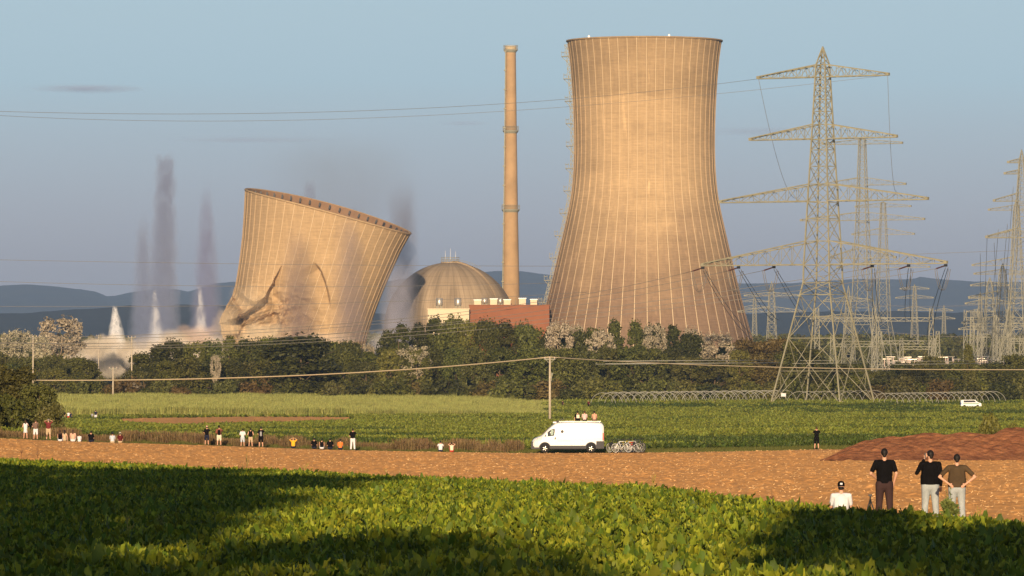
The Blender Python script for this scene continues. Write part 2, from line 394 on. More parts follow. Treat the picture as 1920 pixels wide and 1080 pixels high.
# ------------------------------------------------------------------ scattering by instancing (ground cover only)
def scatter(name, P_, rot, scl, protos, idx, kind='stuff', label=None, cat=None):
    me = bpy.data.meshes.new(name); me.vertices.add(len(P_)); me.vertices.foreach_set("co", np.asarray(P_, np.float32).ravel())
    def attr(n, typ, data):
        a = me.attributes.new(n, typ, 'POINT'); a.data.foreach_set('vector' if typ == 'FLOAT_VECTOR' else 'value', np.asarray(data).ravel())
    rot = np.asarray(rot, np.float32)
    attr('rot', 'FLOAT_VECTOR', rot.astype(np.float32)); attr('scl', 'FLOAT', np.asarray(scl, np.float32)); attr('pi', 'INT', np.asarray(idx, np.int32))
    o = link(name, me)
    g = bpy.data.node_groups.new(name, 'GeometryNodeTree')
    g.interface.new_socket('Geometry', in_out='INPUT', socket_type='NodeSocketGeometry'); g.interface.new_socket('Geometry', in_out='OUTPUT', socket_type='NodeSocketGeometry')
    gi = g.nodes.new('NodeGroupInput'); go = g.nodes.new('NodeGroupOutput'); ip = g.nodes.new('GeometryNodeInstanceOnPoints'); j = g.nodes.new('GeometryNodeJoinGeometry')
    for p in reversed(protos):        # joining stacks them last first
        oi = g.nodes.new('GeometryNodeObjectInfo'); oi.inputs['Object'].default_value = p; oi.inputs['As Instance'].default_value = True
        g.links.new(oi.outputs['Geometry'], j.inputs[0])
    def na(n, dt):
        x = g.nodes.new('GeometryNodeInputNamedAttribute'); x.data_type = dt; x.inputs['Name'].default_value = n; return x.outputs[0]
    g.links.new(gi.outputs[0], ip.inputs['Points']); g.links.new(j.outputs[0], ip.inputs['Instance']); ip.inputs['Pick Instance'].default_value = True
    g.links.new(na('pi', 'INT'), ip.inputs['Instance Index']); g.links.new(na('rot', 'FLOAT_VECTOR'), ip.inputs['Rotation']); g.links.new(na('scl', 'FLOAT'), ip.inputs['Scale'])
    g.links.new(ip.outputs[0], go.inputs[0])
    md = o.modifiers.new('scatter', 'NODES'); md.node_group = g
    return tag(o, label, cat, kind=kind)
def proto(name, me): return bpy.data.objects.new(name, me)      # source shape, never linked to the scene

def rotz(V, a):
    c, s = np.cos(a), np.sin(a); return np.stack([V[..., 0] * c - V[..., 1] * s, V[..., 0] * s + V[..., 1] * c, V[..., 2]], -1)

def beet_plant(seed, nl=16, H=.43, seg_=5, mats=None):
    r = np.random.default_rng(seed); Vs = []; Qs = []; base = 0
    for k in range(nl):
        az = k * 2.4 + r.uniform(-.5, .5); lean = r.uniform(.1, .8) if k > 3 else r.uniform(.0, .3)
        L = H * r.uniform(.8, 1.2); wd = r.uniform(.045, .088); bend = r.uniform(.2, 1.5); tw = r.uniform(-.9, .9)
        t = np.linspace(0, 1, seg_ * 2); wdt = np.where(t < .38, .012, wd * np.sin(np.clip((t - .33) / .67, 0, 1) ** .7 * np.pi) ** .65 + .003)
        ang = lean + bend * t * t; dx = np.cumsum(np.sin(ang)) / len(t) * L; dz = np.cumsum(np.cos(ang)) / len(t) * L
        rip = .030 * np.sin(t * 26 + r.uniform(0, 6)) * (t > .4)
        rows = []
        for sgn, lift in ((-1, .03), (0, 0), (1, .03)):
            tw_ = tw * t
            y = sgn * wdt * np.cos(tw_); zz = dz + lift * (t > .4) + rip * sgn + sgn * wdt * np.sin(tw_)
            rows.append(np.stack([dx, y, zz], -1))
        A = np.stack(rows, 1)  # t,3,3
        A = rotz(A, az); A[..., 0] += r.uniform(-.03, .03); A[..., 1] += r.uniform(-.03, .03)
        n = len(t); ii = (np.arange(n - 1)[:, None] * 3 + np.arange(2)[None]).ravel() + base
        Qs.append(np.stack([ii, ii + 1, ii + 4, ii + 3], 1)); Vs.append(A.reshape(-1, 3)); base += n * 3
    return proto('beet_plant', mesh_np('beet_plant', np.concatenate(Vs), np.concatenate(Qs), mats, smooth=True))

M['beet'] = leaf_mat('beet_leaf', (.080, .130, .012), (.31, .34, .026), yellow=.012, trans=.22, rnd=.35)
M['beet2'] = leaf_mat('crop_leaf', (.045, .085, .016), (.095, .135, .022), yellow=.02, trans=.2, rnd=.35)
protos = [beet_plant(s, mats=[M['beet']]) for s in range(7)]
# rows run along the field edge
N = 0; pts = []
d = 84.0
while d < 318:
    span = .100 * d + 7; xs = np.arange(-span, span, .40); xs = xs + RNG.uniform(-.15, .15, len(xs)); dd = d + RNG.uniform(-.19, .19, len(xs))
    u = xs / dd; ok = dd < beet_edge(u) + RNG.normal(0, .35, len(xs)) + .8 * (vnoise(xs / 3, dd / 3, 77) - .5); pts.append(np.stack([xs[ok], dd[ok]], 1)); d += .39
pts = np.concatenate(pts); Z = G(pts[:, 0], pts[:, 1]) - .12
n = len(pts); print('beets', n)
hgt = .78 + .5 * fbm(pts[:, 0] / 2.2, pts[:, 1] / 2.2, 51, 2) + RNG.uniform(-.2, .32, n)
scatter('beet_crop', np.column_stack([pts, Z]), np.column_stack([RNG.uniform(-.18, .18, n), RNG.uniform(-.18, .18, n), RNG.uniform(0, 6.28, n)]), hgt, protos, RNG.integers(0, 7, n),
        label='sugar beet leaves covering the near field', cat='crop')

# ------------------------------------------------------------------ cooling towers
NR = 50          # wind ribs
def rib_angles(FR=(0.0, 0.052, .08, .40, .70, .975)):
    a = []; rib = []
    P_ = 2 * math.pi / NR
    for k in range(NR):
        for f in FR: a.append((k + f) * P_); rib.append(f in (0.0, .052))
    return np.array(a), np.array(rib)
AN, ISRIB = rib_angles(); NA = len(AN)
def shell_faces(rows, per=6):
    i = np.arange(rows - 1)[:, None] * NA; k = np.arange(NA)[None]; l = (k + 1) % NA
    Q = np.stack([i + k, i + k + NA, i + l + NA, i + l], -1).reshape(-1, 4)
    mi = np.tile(np.array([1 if f % per == 0 else 0 for f in range(NA)]), rows - 1)
    return Q, mi

# standing tower
TD = 2820.0; SC = TD / F
TC = Vector(((1208.5 - 960) * SC, TD, 0))
py_ = np.array([76, 90, 120, 160, 210, 260, 300, 340, 380, 440, 500, 560, 610, 640, 662]); hw = np.array([144.5, 142, 138.5, 135.3, 132.6, 131.2, 131.6, 133.8, 139, 152.5, 166.5, 181, 194.5, 203, 208.5])
rows_y = np.linspace(77, 662, 150)
r = np.interp(rows_y, py_, hw)
r = np.convolve(np.pad(r, 6, mode='reflect', reflect_type='odd'), np.ones(13) / 13, 'valid') * SC
z = (HOR - rows_y) * SC
tw = empty('cooling_tower', (TC.x, TC.y, -7))
tag(tw, 'tall intact concrete cooling tower standing upright right of the slim chimney', 'cooling tower')
rr = r[:, None] + np.where(ISRIB, .22, 0)[None]
V = np.stack([rr * np.sin(AN)[None], -rr * np.cos(AN)[None], np.broadcast_to(z[:, None] + 7, rr.shape)], -1).reshape(-1, 3)
Q, mi = shell_faces(len(r))
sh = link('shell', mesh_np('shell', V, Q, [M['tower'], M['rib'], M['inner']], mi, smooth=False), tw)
sd = sh.modifiers.new('thickness', 'SOLIDIFY'); sd.thickness = -1.0; sd.offset = 1; sd.thickness = 1.0; sd.offset = -1; sd.material_offset = 2; sd.material_offset_rim = 0
mb = MB()                                                   # rim gallery
mb.lathe([(r[0] - .2, z[0] + 6.6), (r[0] + .7, z[0] + 6.75), (r[0] + .7, z[0] + 7.4), (r[0] - .2, z[0] + 7.5)], 100, cap=False)
mb.build('rim_ring', M['tower'], tw)
mb = MB()
for k in range(60):                                        # raking columns under the shell
    a0 = 2 * math.pi * k / 60; a1 = a0 + math.pi / 60; a2 = a0 - math.pi / 60; R0 = r[-1] + 2.2; R1 = r[-1] - .3; zt = z[-1] + 7.2
    for a in (a1, a2): mb.bar((R0 * math.sin(a0), -R0 * math.cos(a0), 0), (R1 * math.sin(a), -R1 * math.cos(a), zt), .9)
mb.lathe([(r[-1] - 1.2, z[-1] + 6.4), (r[-1] + .6, z[-1] + 6.4), (r[-1] + .5, z[-1] + 7.3), (r[-1] - 1.2, z[-1] + 7.3)], 100, cap=False)
mb.build('support_columns', M['rib'], tw)
# stair line with platforms along the left flank
mb = MB(); aw = math.radians(-87)
def flank(yy, off=0):
    R = np.interp(yy, rows_y, r) + off; return Vector((R * math.sin(aw), -R * math.cos(aw), (HOR - yy) * SC + 7))
ys = np.arange(84, 650, 7.5)
for k in range(len(ys) - 1):
    y0, y1 = ys[k], ys[k + 1]; o0, o1 = (.6, 1.7) if k % 2 else (1.7, .6)
    mb.bar(flank(y0, o0), flank(y1, o1), .38); mb.bar(flank(y0, .2), flank(y0, 1.8), .3)
    mb.bar(flank(y0, 1.8), flank(y1, 1.8), .26); mb.bar(flank(y0, .5), flank(y1, .5), .26)
mb.build('stair_lattice', M['steel_far'], tw)
for yy in (106, 148, 190, 232, 274, 316, 358, 400, 442, 484, 526, 568, 606):
    p = flank(yy, 0); mb = MB()
    mb.box((p.x - 2.4, p.y, p.z), (3.4, 3, .35)); mb.bar((p.x - 3.9, p.y, p.z - .1), (p.x - .3, p.y, p.z - 3.6), .3)
    for dx in (-4.0, -2.6): mb.bar((p.x + dx, p.y - 1.4, p.z), (p.x + dx, p.y - 1.4, p.z + 2.6), .2)
    mb.box((p.x - 3.3, p.y, p.z + 1.9), (1.6, 2.8, .2))
    mb.build('stair_platform', M['steel_far'], tw)
for px in (1103, 1251):                                     # small aviation lamps on the rim
    mb = MB(); X = (px - 1208.5) * SC; Yr = -math.sqrt(max(r[0] ** 2 - X * X, 0)); mb.box((X, Yr, z[0] + 7.8), (.9, .6, .7)); mb.lathe([(.3, 0), (.3, .3), (.1, .5)], 8, (X, Yr, z[0] + 8.1))
    mb.build('rim_lamp', M['white'], tw)

# leaning tower, caught while it folds (finer mesh for its creases)
AN, ISRIB = rib_angles((0.0, .052, .08, .17, .26, .35, .44, .53, .62, .71, .80, .89, .975)); NA = len(AN)
LT = np.array([0, .15, .3, .45, .6, .70, .78, .85, .92, 1.0])
Lx = np.array([460, 458, 455, 450, 444, 439, 430, 413, 420, 430]); Ly = np.array([355, 398, 442, 485, 525, 548, 570, 597, 630, 668])
Rx = np.array([770, 752, 737, 722, 708, 700, 694, 688, 683, 676]); Ry = np.array([438, 470, 503, 537, 572, 594, 612, 632, 654, 690])
NT = 420; T = np.linspace(0, 1, NT)
def sm(a, k=15): return np.convolve(np.pad(a, k // 2, mode='reflect', reflect_type='odd'), np.ones(k) / k, 'valid')
lx, ly, rx_, ry_ = [sm(np.interp(T, LT, a)) for a in (Lx, Ly, Rx, Ry)]
CD = 2740.0; CS = CD / F; tilt = math.radians(4.0)
cx = (lx + rx_) / 2; cyy = (ly + ry_) / 2; hx = (rx_ - lx) / 2; hy = (ry_ - ly) / 2; hr = np.hypot(hx, hy)
S = np.sin(AN)[None]; Cc = np.cos(AN)[None]                # S: right, Cc: towards the camera
tl = np.interp(T, [0, 1], [tilt, math.radians(2)])[:, None]
ribo = np.where(ISRIB, .9, 0)[None]
R_ = (hr[:, None] + ribo)
PXs = cx[:, None] + S * hx[:, None] * (R_ / hr[:, None]); PYs = cyy[:, None] + S * hy[:, None] * (R_ / hr[:, None]) + Cc * R_ * np.sin(tl)
PYs = PYs - 7 * (1 - S ** 2) * np.exp(-T / .2)[:, None]
DEP = -Cc * R_ * np.cos(tl)                                 # px units, negative = nearer
def polyd(px, py, pts):
    """signed distance to a polyline (positive on its left when walking) and how far along it"""
    best = np.full(px.shape, 1e9); sg = np.zeros(px.shape); al = np.zeros(px.shape); tot = 0
    L = [math.hypot(pts[k + 1][0] - pts[k][0], pts[k + 1][1] - pts[k][1]) for k in range(len(pts) - 1)]
    for k in range(len(pts) - 1):
        ax, ay = pts[k]; bx, by = pts[k + 1]; ex, ey = bx - ax, by - ay
        t = np.clip(((px - ax) * ex + (py - ay) * ey) / (ex * ex + ey * ey), 0, 1)
        qx = px - ax - t * ex; qy = py - ay - t * ey; dd = np.hypot(qx, qy); m = dd < best
        cr = ex * qy - ey * qx
        best = np.where(m, dd, best); sg = np.where(m, np.where(cr > 0, -1, 1), sg); al = np.where(m, (tot + t * L[k]) / sum(L), al); tot += L[k]
    return best * sg, al
front = np.clip(Cc * 1.6, 0, 1)
disp = np.zeros(PXs.shape)                                   # towards the camera, px
wob = 4 * (fbm(PXs / 22, PYs / 22, 5, 2) - .5)
s, al = polyd(PXs + wob, PYs + wob, [(430, 604), (447, 600), (456, 588), (466, 574), (480, 560), (498, 547), (514, 531), (526, 512), (536, 495)])
wn = np.interp(al, [0, .05, .45, .75, 1], [.6, 1, .8, .4, 0])
disp += wn * np.where(s > 0, 38 * np.exp(-(s / 40) ** 2), -34 * np.exp(-(s / 44) ** 2)) * np.clip(np.abs(s) / 1.2, 0, 1)
s, al = polyd(PXs + wob * .5, PYs, [(596, 494), (608, 512), (617, 535), (622, 560), (624, 582)])
wn = np.interp(al, [0, .15, .8, 1], [0, 1, .8, 0])
disp += wn * np.where(s > 0, 5 * np.exp(-(s / 30) ** 2), -9 * np.exp(-(s / 40) ** 2)) * np.clip(np.abs(s) / 1.6, 0, 1)
s, al = polyd(PXs + wob, PYs + wob, [(448, 612), (470, 606), (490, 592), (505, 586), (520, 590)])
wn = np.interp(al, [0, .1, .8, 1], [0, 1, 1, 0]); disp += wn * np.where(s > 0, 7 * np.exp(-(s / 16) ** 2), -5 * np.exp(-(s / 22) ** 2)) * np.clip(np.abs(s) / 1.5, 0, 1)
s, al = polyd(PXs + wob, PYs + wob, [(523, 604), (529, 618), (526, 632), (516, 640)])
wn = np.interp(al, [0, .1, .8, 1], [0, 1, 1, .4]); disp += wn * np.where(s > 0, -5 * np.exp(-(s / 18) ** 2), 6 * np.exp(-(s / 18) ** 2)) * np.clip(np.abs(s) / 1.5, 0, 1)
# folded hood at the broken left foot
s, al = polyd(PXs + wob, PYs + wob, [(440, 560), (452, 578), (458, 600), (452, 618)])
disp += np.where(s > 0, -9 * np.exp(-(s / 18) ** 2), 10 * np.exp(-(s / 14) ** 2)) * np.clip(np.abs(s) / 2, 0, 1)
PXs0, PYs0 = PXs.copy(), PYs.copy()
g_ = lambda x0, y0, a, b: np.exp(-((PXs - x0) / a) ** 2 - ((PYs - y0) / b) ** 2)
disp += 14 * g_(478, 590, 26, 18) - 26 * g_(560, 600, 50, 45) + 16 * g_(472, 530, 26, 30) - 10 * g_(450, 470, 30, 40) + 8 * g_(505, 625, 20, 15) + 5 * g_(640, 560, 40, 60)
low = np.clip((PYs - 520) / 70, 0, 1) * np.clip((620 - PXs) / 90, 0, 1)
ridged = 1 - np.abs(2 * fbm(PXs / 34 + PYs / 60, PYs / 30 - PXs / 70, 41, 3) - 1); disp += low * 46 * (ridged - .72)
disp += low * 9 * (fbm(PXs / 22, PYs / 16, 15, 4) - .5) * 2
disp += 1.2 * (fbm(PXs / 40, PYs / 40, 19, 3) - .5)
disp *= front
bulge = low * np.clip(-S * 1.3 - .3, 0, 1) * 9 * (fbm(PYs / 13, AN[None] * 7 + 0 * PYs, 23, 3) - .35)
PXs = PXs - bulge + front * (14 * g_(500, 585, 45, 40) - 8 * g_(560, 560, 40, 60)); PYs = PYs + front * (16 * g_(480, 545, 40, 40) - 6 * g_(560, 610, 50, 30))
DEP = DEP - disp
X = (PXs - 960) * CS; Yw = CD + DEP * CS; Zw = (HOR - PYs) * CS + disp * .02 * CS
C0 = Vector(((565 - 960) * CS, CD, -7))
V = np.stack([X - C0.x, Yw - C0.y, Zw - C0.z], -1).reshape(-1, 3)
Q, mi = shell_faces(NT, 13)
lt = empty('collapsing_cooling_tower', C0)
tag(lt, 'leaning concrete cooling tower folding at its foot as it is demolished, dust round it', 'cooling tower')
sh = link('shell', mesh_np('shell', V, Q, [M['tower_b'], M['rib'], M['inner']], mi, smooth=False), lt)
sd = sh.modifiers.new('thickness', 'SOLIDIFY'); sd.thickness = 1.0; sd.offset = -1; sd.material_offset = 2; sd.material_offset_rim = 1
# thick ring beam round the tilted rim
ring = [Vector(((cx[0] + math.sin(a) * hx[0] - 960) * CS - C0.x, -math.cos(a) * hr[0] * CS * math.cos(tilt), (HOR - (cyy[0] - 7 * math.cos(a) ** 2 + math.sin(a) * hy[0] + math.cos(a) * hr[0] * math.sin(tilt))) * CS + 7)) for a in np.linspace(0, 2 * math.pi, 120, endpoint=False)]
mb = MB(); mb.tube(ring, .5, 6, closed=True); mb.build('rim_ring', M['tower_b'], lt)
for k in range(NR):                                            # brackets hanging inside the back wall
    a = 2 * math.pi * k / NR
    if math.cos(a) > -.1: continue
    q = []
    for i_ in (4, 16):
        f = .985; q.append(Vector(((cx[i_] + math.sin(a) * hx[i_] * f - 960) * CS - C0.x, -math.cos(a) * hr[i_] * f * CS - 2.6, (HOR - (cyy[i_] - 7 * math.cos(a) ** 2 + math.sin(a) * hy[i_] * f + math.cos(a) * hr[i_] * math.sin(tilt))) * CS + 7)))
    mb = MB(); mb.bar(q[0], q[1], .9); mb.build('bracket', M['dark'], lt)

# ------------------------------------------------------------------ chimney, reactor dome, halls
ch = empty('chimney', ((957.5 - 960) * 2950 / F, 2950, -7)); tag(ch, 'slim tapering concrete chimney with two ring platforms, left of the standing tower', 'chimney')
cs = 2950 / F
def chr_(y): return np.interp(y, [85, 243, 392, 575, 720], [9.6, 11.4, 13.6, 17, 20]) * cs
def chz(y): return (HOR - y) * cs + 7
mb = MB(); mb.lathe([(chr_(y), chz(y)) for y in np.linspace(700, 92, 60)] + [(chr_(92) - .7, chz(92)), (chr_(96) - .7, chz(120))], 40, cap=False); mb.build('shaft', M['concrete2'], ch)
def gallery(y, ro, name):
    mb = MB(); z_ = chz(y); r0 = chr_(y)
    mb.lathe([(r0 - .1, z_ - 1.6), (r0 + ro, z_ - .2), (r0 + ro, z_ + .2), (r0 - .1, z_ + .2)], 32, cap=False)
    for h_ in (.8, 1.5, 2.2): mb.tube([((r0 + ro) * math.cos(a), (r0 + ro) * math.sin(a), z_ + h_) for a in np.linspace(0, 2 * math.pi, 28, endpoint=False)], .09, 4, closed=True)
    for a in np.linspace(0, 2 * math.pi, 28, endpoint=False): mb.bar(((r0 + ro) * math.cos(a), (r0 + ro) * math.sin(a), z_), ((r0 + ro) * math.cos(a), (r0 + ro) * math.sin(a), z_ + 2.2), .12)
    mb.build(name, M['steel_far'], ch)
gallery(93, 1.0, 'top_gallery'); gallery(245, .9, 'ring_platform'); gallery(393, .9, 'ring_platform')
mb = MB(); mb.lathe([(chr_(90) + .3, chz(92)), (chr_(90) + .35, chz(86)), (chr_(90) - .4, chz(86)), (chr_(90) - .4, chz(92))], 32, cap=False); mb.build('lip', M['rib'], ch)
mb = MB(); a = math.radians(-142)
for k, y in enumerate(np.arange(96, 580, 6)):
    p = lambda yy, o: Vector(((chr_(yy) + o) * math.cos(a), (chr_(yy) + o) * math.sin(a), chz(yy)))
    mb.bar(p(y, .7), p(y + 6, .7), .55); mb.bar(p(y, 0), p(y, .8), .25)
    if k % 6 == 0: mb.box(tuple(p(y, .8)), (1.3, 1.3, .6))
mb.build('ladder_cage', M['steel'], ch)

def dome_mat():
    m = mat('dome_concrete', (.44, .33, .20), .95, spec=.1); t = m.node_tree; b = t.nodes["Principled BSDF"]
    tc = t.nodes.new("ShaderNodeTexCoord"); sp = t.nodes.new("ShaderNodeSeparateXYZ"); t.links.new(tc.outputs["Object"], sp.inputs[0])
    at = t.nodes.new("ShaderNodeMath"); at.operation = 'ARCTAN2'; t.links.new(sp.outputs[0], at.inputs[0]); t.links.new(sp.outputs[1], at.inputs[1])
    cb = t.nodes.new("ShaderNodeCombineXYZ"); t.links.new(at.outputs[0], cb.inputs[0]); t.links.new(sp.outputs[2], cb.inputs[1])
    def nz(sx, sy, det):
        mp = t.nodes.new("ShaderNodeMapping"); mp.inputs["Scale"].default_value = (sx, sy, 1); t.links.new(cb.outputs[0], mp.inputs[0])
        n = t.nodes.new("ShaderNodeTexNoise"); n.inputs["Scale"].default_value = 1; n.inputs["Detail"].default_value = det; t.links.new(mp.outputs[0], n.inputs["Vector"]); return n.outputs[0]
    src = None
    for (v, lo, hi) in ((nz(34, .05, 5), .80, 1.12), (nz(5, .06, 4), .72, 1.15)):
        r_ = t.nodes.new("ShaderNodeMapRange"); r_.inputs[1].default_value = .3; r_.inputs[2].default_value = .7; r_.inputs[3].default_value = lo; r_.inputs[4].default_value = hi
        h = t.nodes.new("ShaderNodeHueSaturation"); t.links.new(v, r_.inputs[0]); t.links.new(r_.outputs[0], h.inputs["Value"])
        if src is None: h.inputs["Color"].default_value = (.38, .29, .19, 1)
        else: t.links.new(src, h.inputs["Color"])
        src = h.outputs[0]
    for sx_, per in ((0, .17), (1, 3.2)):
        pp = t.nodes.new("ShaderNodeMath"); pp.operation = 'PINGPONG'; pp.inputs[1].default_value = per / 2; t.links.new(at.outputs[0] if sx_ == 0 else sp.outputs[2], pp.inputs[0])
        r_ = t.nodes.new("ShaderNodeMapRange"); r_.inputs[1].default_value = 0; r_.inputs[2].default_value = per * .06; r_.inputs[3].default_value = .78; r_.inputs[4].default_value = 1
        h = t.nodes.new("ShaderNodeHueSaturation"); t.links.new(pp.outputs[0], r_.inputs[0]); t.links.new(r_.outputs[0], h.inputs["Value"]); t.links.new(src, h.inputs["Color"]); src = h.outputs[0]
    t.links.new(src, b.inputs["Base Color"]); return m
M['dome'] = dome_mat()
DD = 2870.0; dsc = DD / F; Rd = 124 * dsc
dm = empty('reactor_dome', ((844 - 960) * dsc, DD, -7)); tag(dm, 'domed concrete reactor building with aerials on top, between the two cooling towers', 'reactor building')
z0 = (HOR - 616) * dsc + 7
mb = MB(); mb.lathe([(Rd, 0), (Rd, z0)] + [(Rd * math.cos(a), z0 + Rd * math.sin(a)) for a in np.linspace(0.03, math.pi / 2 - .09, 40)], 96); mb.build('dome', M['dome'], dm)
mb = MB()                                                     # walkway rib climbing the right side
for k in range(40):
    a = math.radians(90 - 2 - k * 2.2); az = math.radians(-38)
    if a < 0: break
    def q(a_, az_, R): return Vector((R * math.cos(a_) * math.cos(az_), R * math.cos(a_) * math.sin(az_), z0 + R * math.sin(a_)))
    mb.bar(q(a, az, Rd + .3), q(a - math.radians(2.2), az, Rd + .3), 1.1)
mb.build('climbing_rib', M['dome'], dm)
mb = MB(); zt = z0 + Rd - .2; mb.lathe([(4.6, zt - .6), (4.6, zt + .4)], 24)
mb.build('crown_cap', M['dome'], dm)
mb = MB()
for h_ in (.9, 1.7, 2.6): mb.tube([(4.4 * math.cos(a), 4.4 * math.sin(a), zt + h_) for a in np.linspace(0, 2 * math.pi, 20, endpoint=False)], .1, 4, closed=True)
for a in np.linspace(0, 2 * math.pi, 20, endpoint=False): mb.bar((4.4 * math.cos(a), 4.4 * math.sin(a), zt), (4.4 * math.cos(a), 4.4 * math.sin(a), zt + 2.6), .14)
for k in range(14):                                           # sloping handrail
    a = math.radians(84 - k * 1.6); mb.bar(q(a, -.3, Rd), q(a, -.3, Rd + 1.4), .12); mb.bar(q(a, -.3, Rd + 1.4), q(a - math.radians(1.6), -.3, Rd + 1.4), .12)
mb.build('railing', M['steel_far'], dm)
for px, h_ in ((835, 6), (844.5, 7), (854, 5.6)):
    mb = MB(); x = (px - 844) * dsc; mb.tube([(x, 0, zt), (x, 0, zt + h_)], [.13, .07], 6); mb.build('aerial', M['white'], dm)

def hall(name, label, x0, x1, ytop, d, depth, m, trim=True):
    s_ = d / F; X0 = (x0 - 960) * s_; X1 = (x1 - 960) * s_; H_ = (HOR - ytop) * s_ + 7
    e = empty(name, ((X0 + X1) / 2, d + depth / 2, -7)); tag(e, label, 'building'); W_ = X1 - X0
    mb = MB(); mb.box((0, 0, H_ / 2), (W_, depth, H_)); mb.build('wall', m, e)
    mb = MB()
    mb.box((0, 0, H_ + .2), (W_ + .6, depth + .6, .4))
    mb.build('roof', M['red'] if m is M['red'] else M['cream'], e)
    return e, H_, W_, s_
h1, H1, W1, s1 = hall('auxiliary_building', 'low cream flat-roofed building in front of the reactor dome', 802, 879.5, 580, 2760, 24, M['cream'])
h2, H2, W2, s2 = hall('turbine_building', 'long red-brown flat-roofed hall left of the standing tower foot', 880, 1030, 573, 2770, 45, M['red'])
mb = MB()
for k in range(27): mb.box((-W2 / 2 + (k + .5) * W2 / 27, -22.7, H2 / 2), (.28, .3, H2 - .6))
mb.build('cladding_joint', M['red'], h2)
def silo(px, base, lab, hpx=16, wpx=11.5, d=2764, yb=None):
    s_ = d / F; e = empty('roof_exhaust', ((px - 960) * s_, d + 6, base)); tag(e, lab, 'exhaust unit', 'metal cylinders on the plant roofs')
    mb = MB(); R = wpx / 2 * s_; Hh = hpx * s_; mb.lathe([(R * .9, Hh * .28), (R, Hh * .34), (R, Hh * .95), (R * .85, Hh), (R * .2, Hh * 1.02)], 20); mb.build('drum', M['metal'], e)
    for sx in (-1, 1):
        mb = MB(); mb.bar((sx * R * .7, 0, 0), (sx * R * .7, 0, Hh * .32), .5); mb.bar((sx * R * .7, 0, 0), (0, 0, Hh * .3), .3); mb.build('leg', M['steel_far'], e)
silo(823.5, H1 - 7 + .4, 'left metal cylinder standing on the cream building roof', 20, 12.5); silo(858.5, H1 - 7 + .4, 'right metal cylinder standing on the cream building roof', 20, 13)
silo(908.5, H2 - 7 + .4, 'wide metal cylinder on the left part of the red hall roof', 13, 12, 2780); silo(938, H2 - 7 + .4, 'narrow metal cylinder between two white boxes on the red hall roof', 13, 9, 2780)
for px0, px1, hh, lab in ((889, 902, 9, 'leftmost low white box on the red hall roof'), (919, 932, 11, 'white box between two metal cylinders on the red hall roof'),
                          (944.5, 957.5, 9.5, 'white box on the red hall roof just left of the chimney foot'), (973, 986, 12, 'tall white box on the red hall roof right of the chimney'),
                          (994.5, 1007, 10, 'rightmost white box on the red hall roof')):
    s_ = 2782 / F; e = empty('ventilation_box', ((px0 + px1 - 1920) / 2 * s_, 2788, H2 - 7 + .4)); tag(e, lab, 'ventilation unit', 'white boxes on the red hall roof')
    mb = MB(); W_ = (px1 - px0) * s_; mb.box((0, 0, hh * s_ / 2), (W_, 5, hh * s_)); mb.build('casing', M['cream'], e)
    mb = MB(); mb.box((0, 0, hh * s_ + .2), (W_ + .5, 5.4, .4)); mb.build('cover', M['white'], e)
for px in (966, 1008, 1013, 1017): 
    e = MB(); e.tube([(0, 0, 0), (0, 0, 3.4)], [.15, .08], 6); o = e.build('roof_mast', M['steel_far'], None, ((px - 960) * 2790 / F, 2795, H2 - 6.6)); tag(o, 'thin short mast on the red hall roof', 'mast', 'thin masts on the red hall roof')

# ------------------------------------------------------------------ lattice pylons and cables
def lattice_body(mb, prof, levels, wl, wb, horiz=True):
    hwf = lambda z: np.interp(z, [p[0] for p in prof], [p[1] for p in prof])
    for a, b in zip(levels[:-1], levels[1:]):
        A, B = float(hwf(a)), float(hwf(b)); ca = [(-A, -A), (A, -A), (A, A), (-A, A)]; cb = [(-B, -B), (B, -B), (B, B), (-B, B)]
        for k in range(4):
            j = (k + 1) % 4
            mb.bar((*ca[k], a), (*cb[k], b), wl); mb.bar((*ca[k], a), (*cb[j], b), wb); mb.bar((*ca[j], a), (*cb[k], b), wb)
            if horiz: mb.bar((*cb[k], b), (*cb[j], b), wb)
            if b - a > 9:                                      # secondary bracing in tall panels
                m0 = [(ca[k][i] + cb[k][i]) / 2 for i in (0, 1)]; m1 = [(ca[j][i] + cb[j][i]) / 2 for i in (0, 1)]; c = [(m0[i] + m1[i]) / 2 for i in (0, 1)]; zm = (a + b) / 2
                q0 = [ca[k][i] * .5 + (ca[k][i] + cb[j][i]) / 4 for i in (0, 1)]; q1 = [ca[j][i] * .5 + (ca[j][i] + cb[k][i]) / 4 for i in (0, 1)]
                mb.bar((*m0, zm), (*m1, zm), wb * .8)
                mb.bar((*m0, zm), (*q0, a * .75 + b * .25), wb * .7); mb.bar((*m1, zm), (*q1, a * .75 + b * .25), wb * .7)
                mb.bar((*q0, a * .75 + b * .25), (q0[0], q0[1], a * .75 + b * .25 + .01), wb * .5)
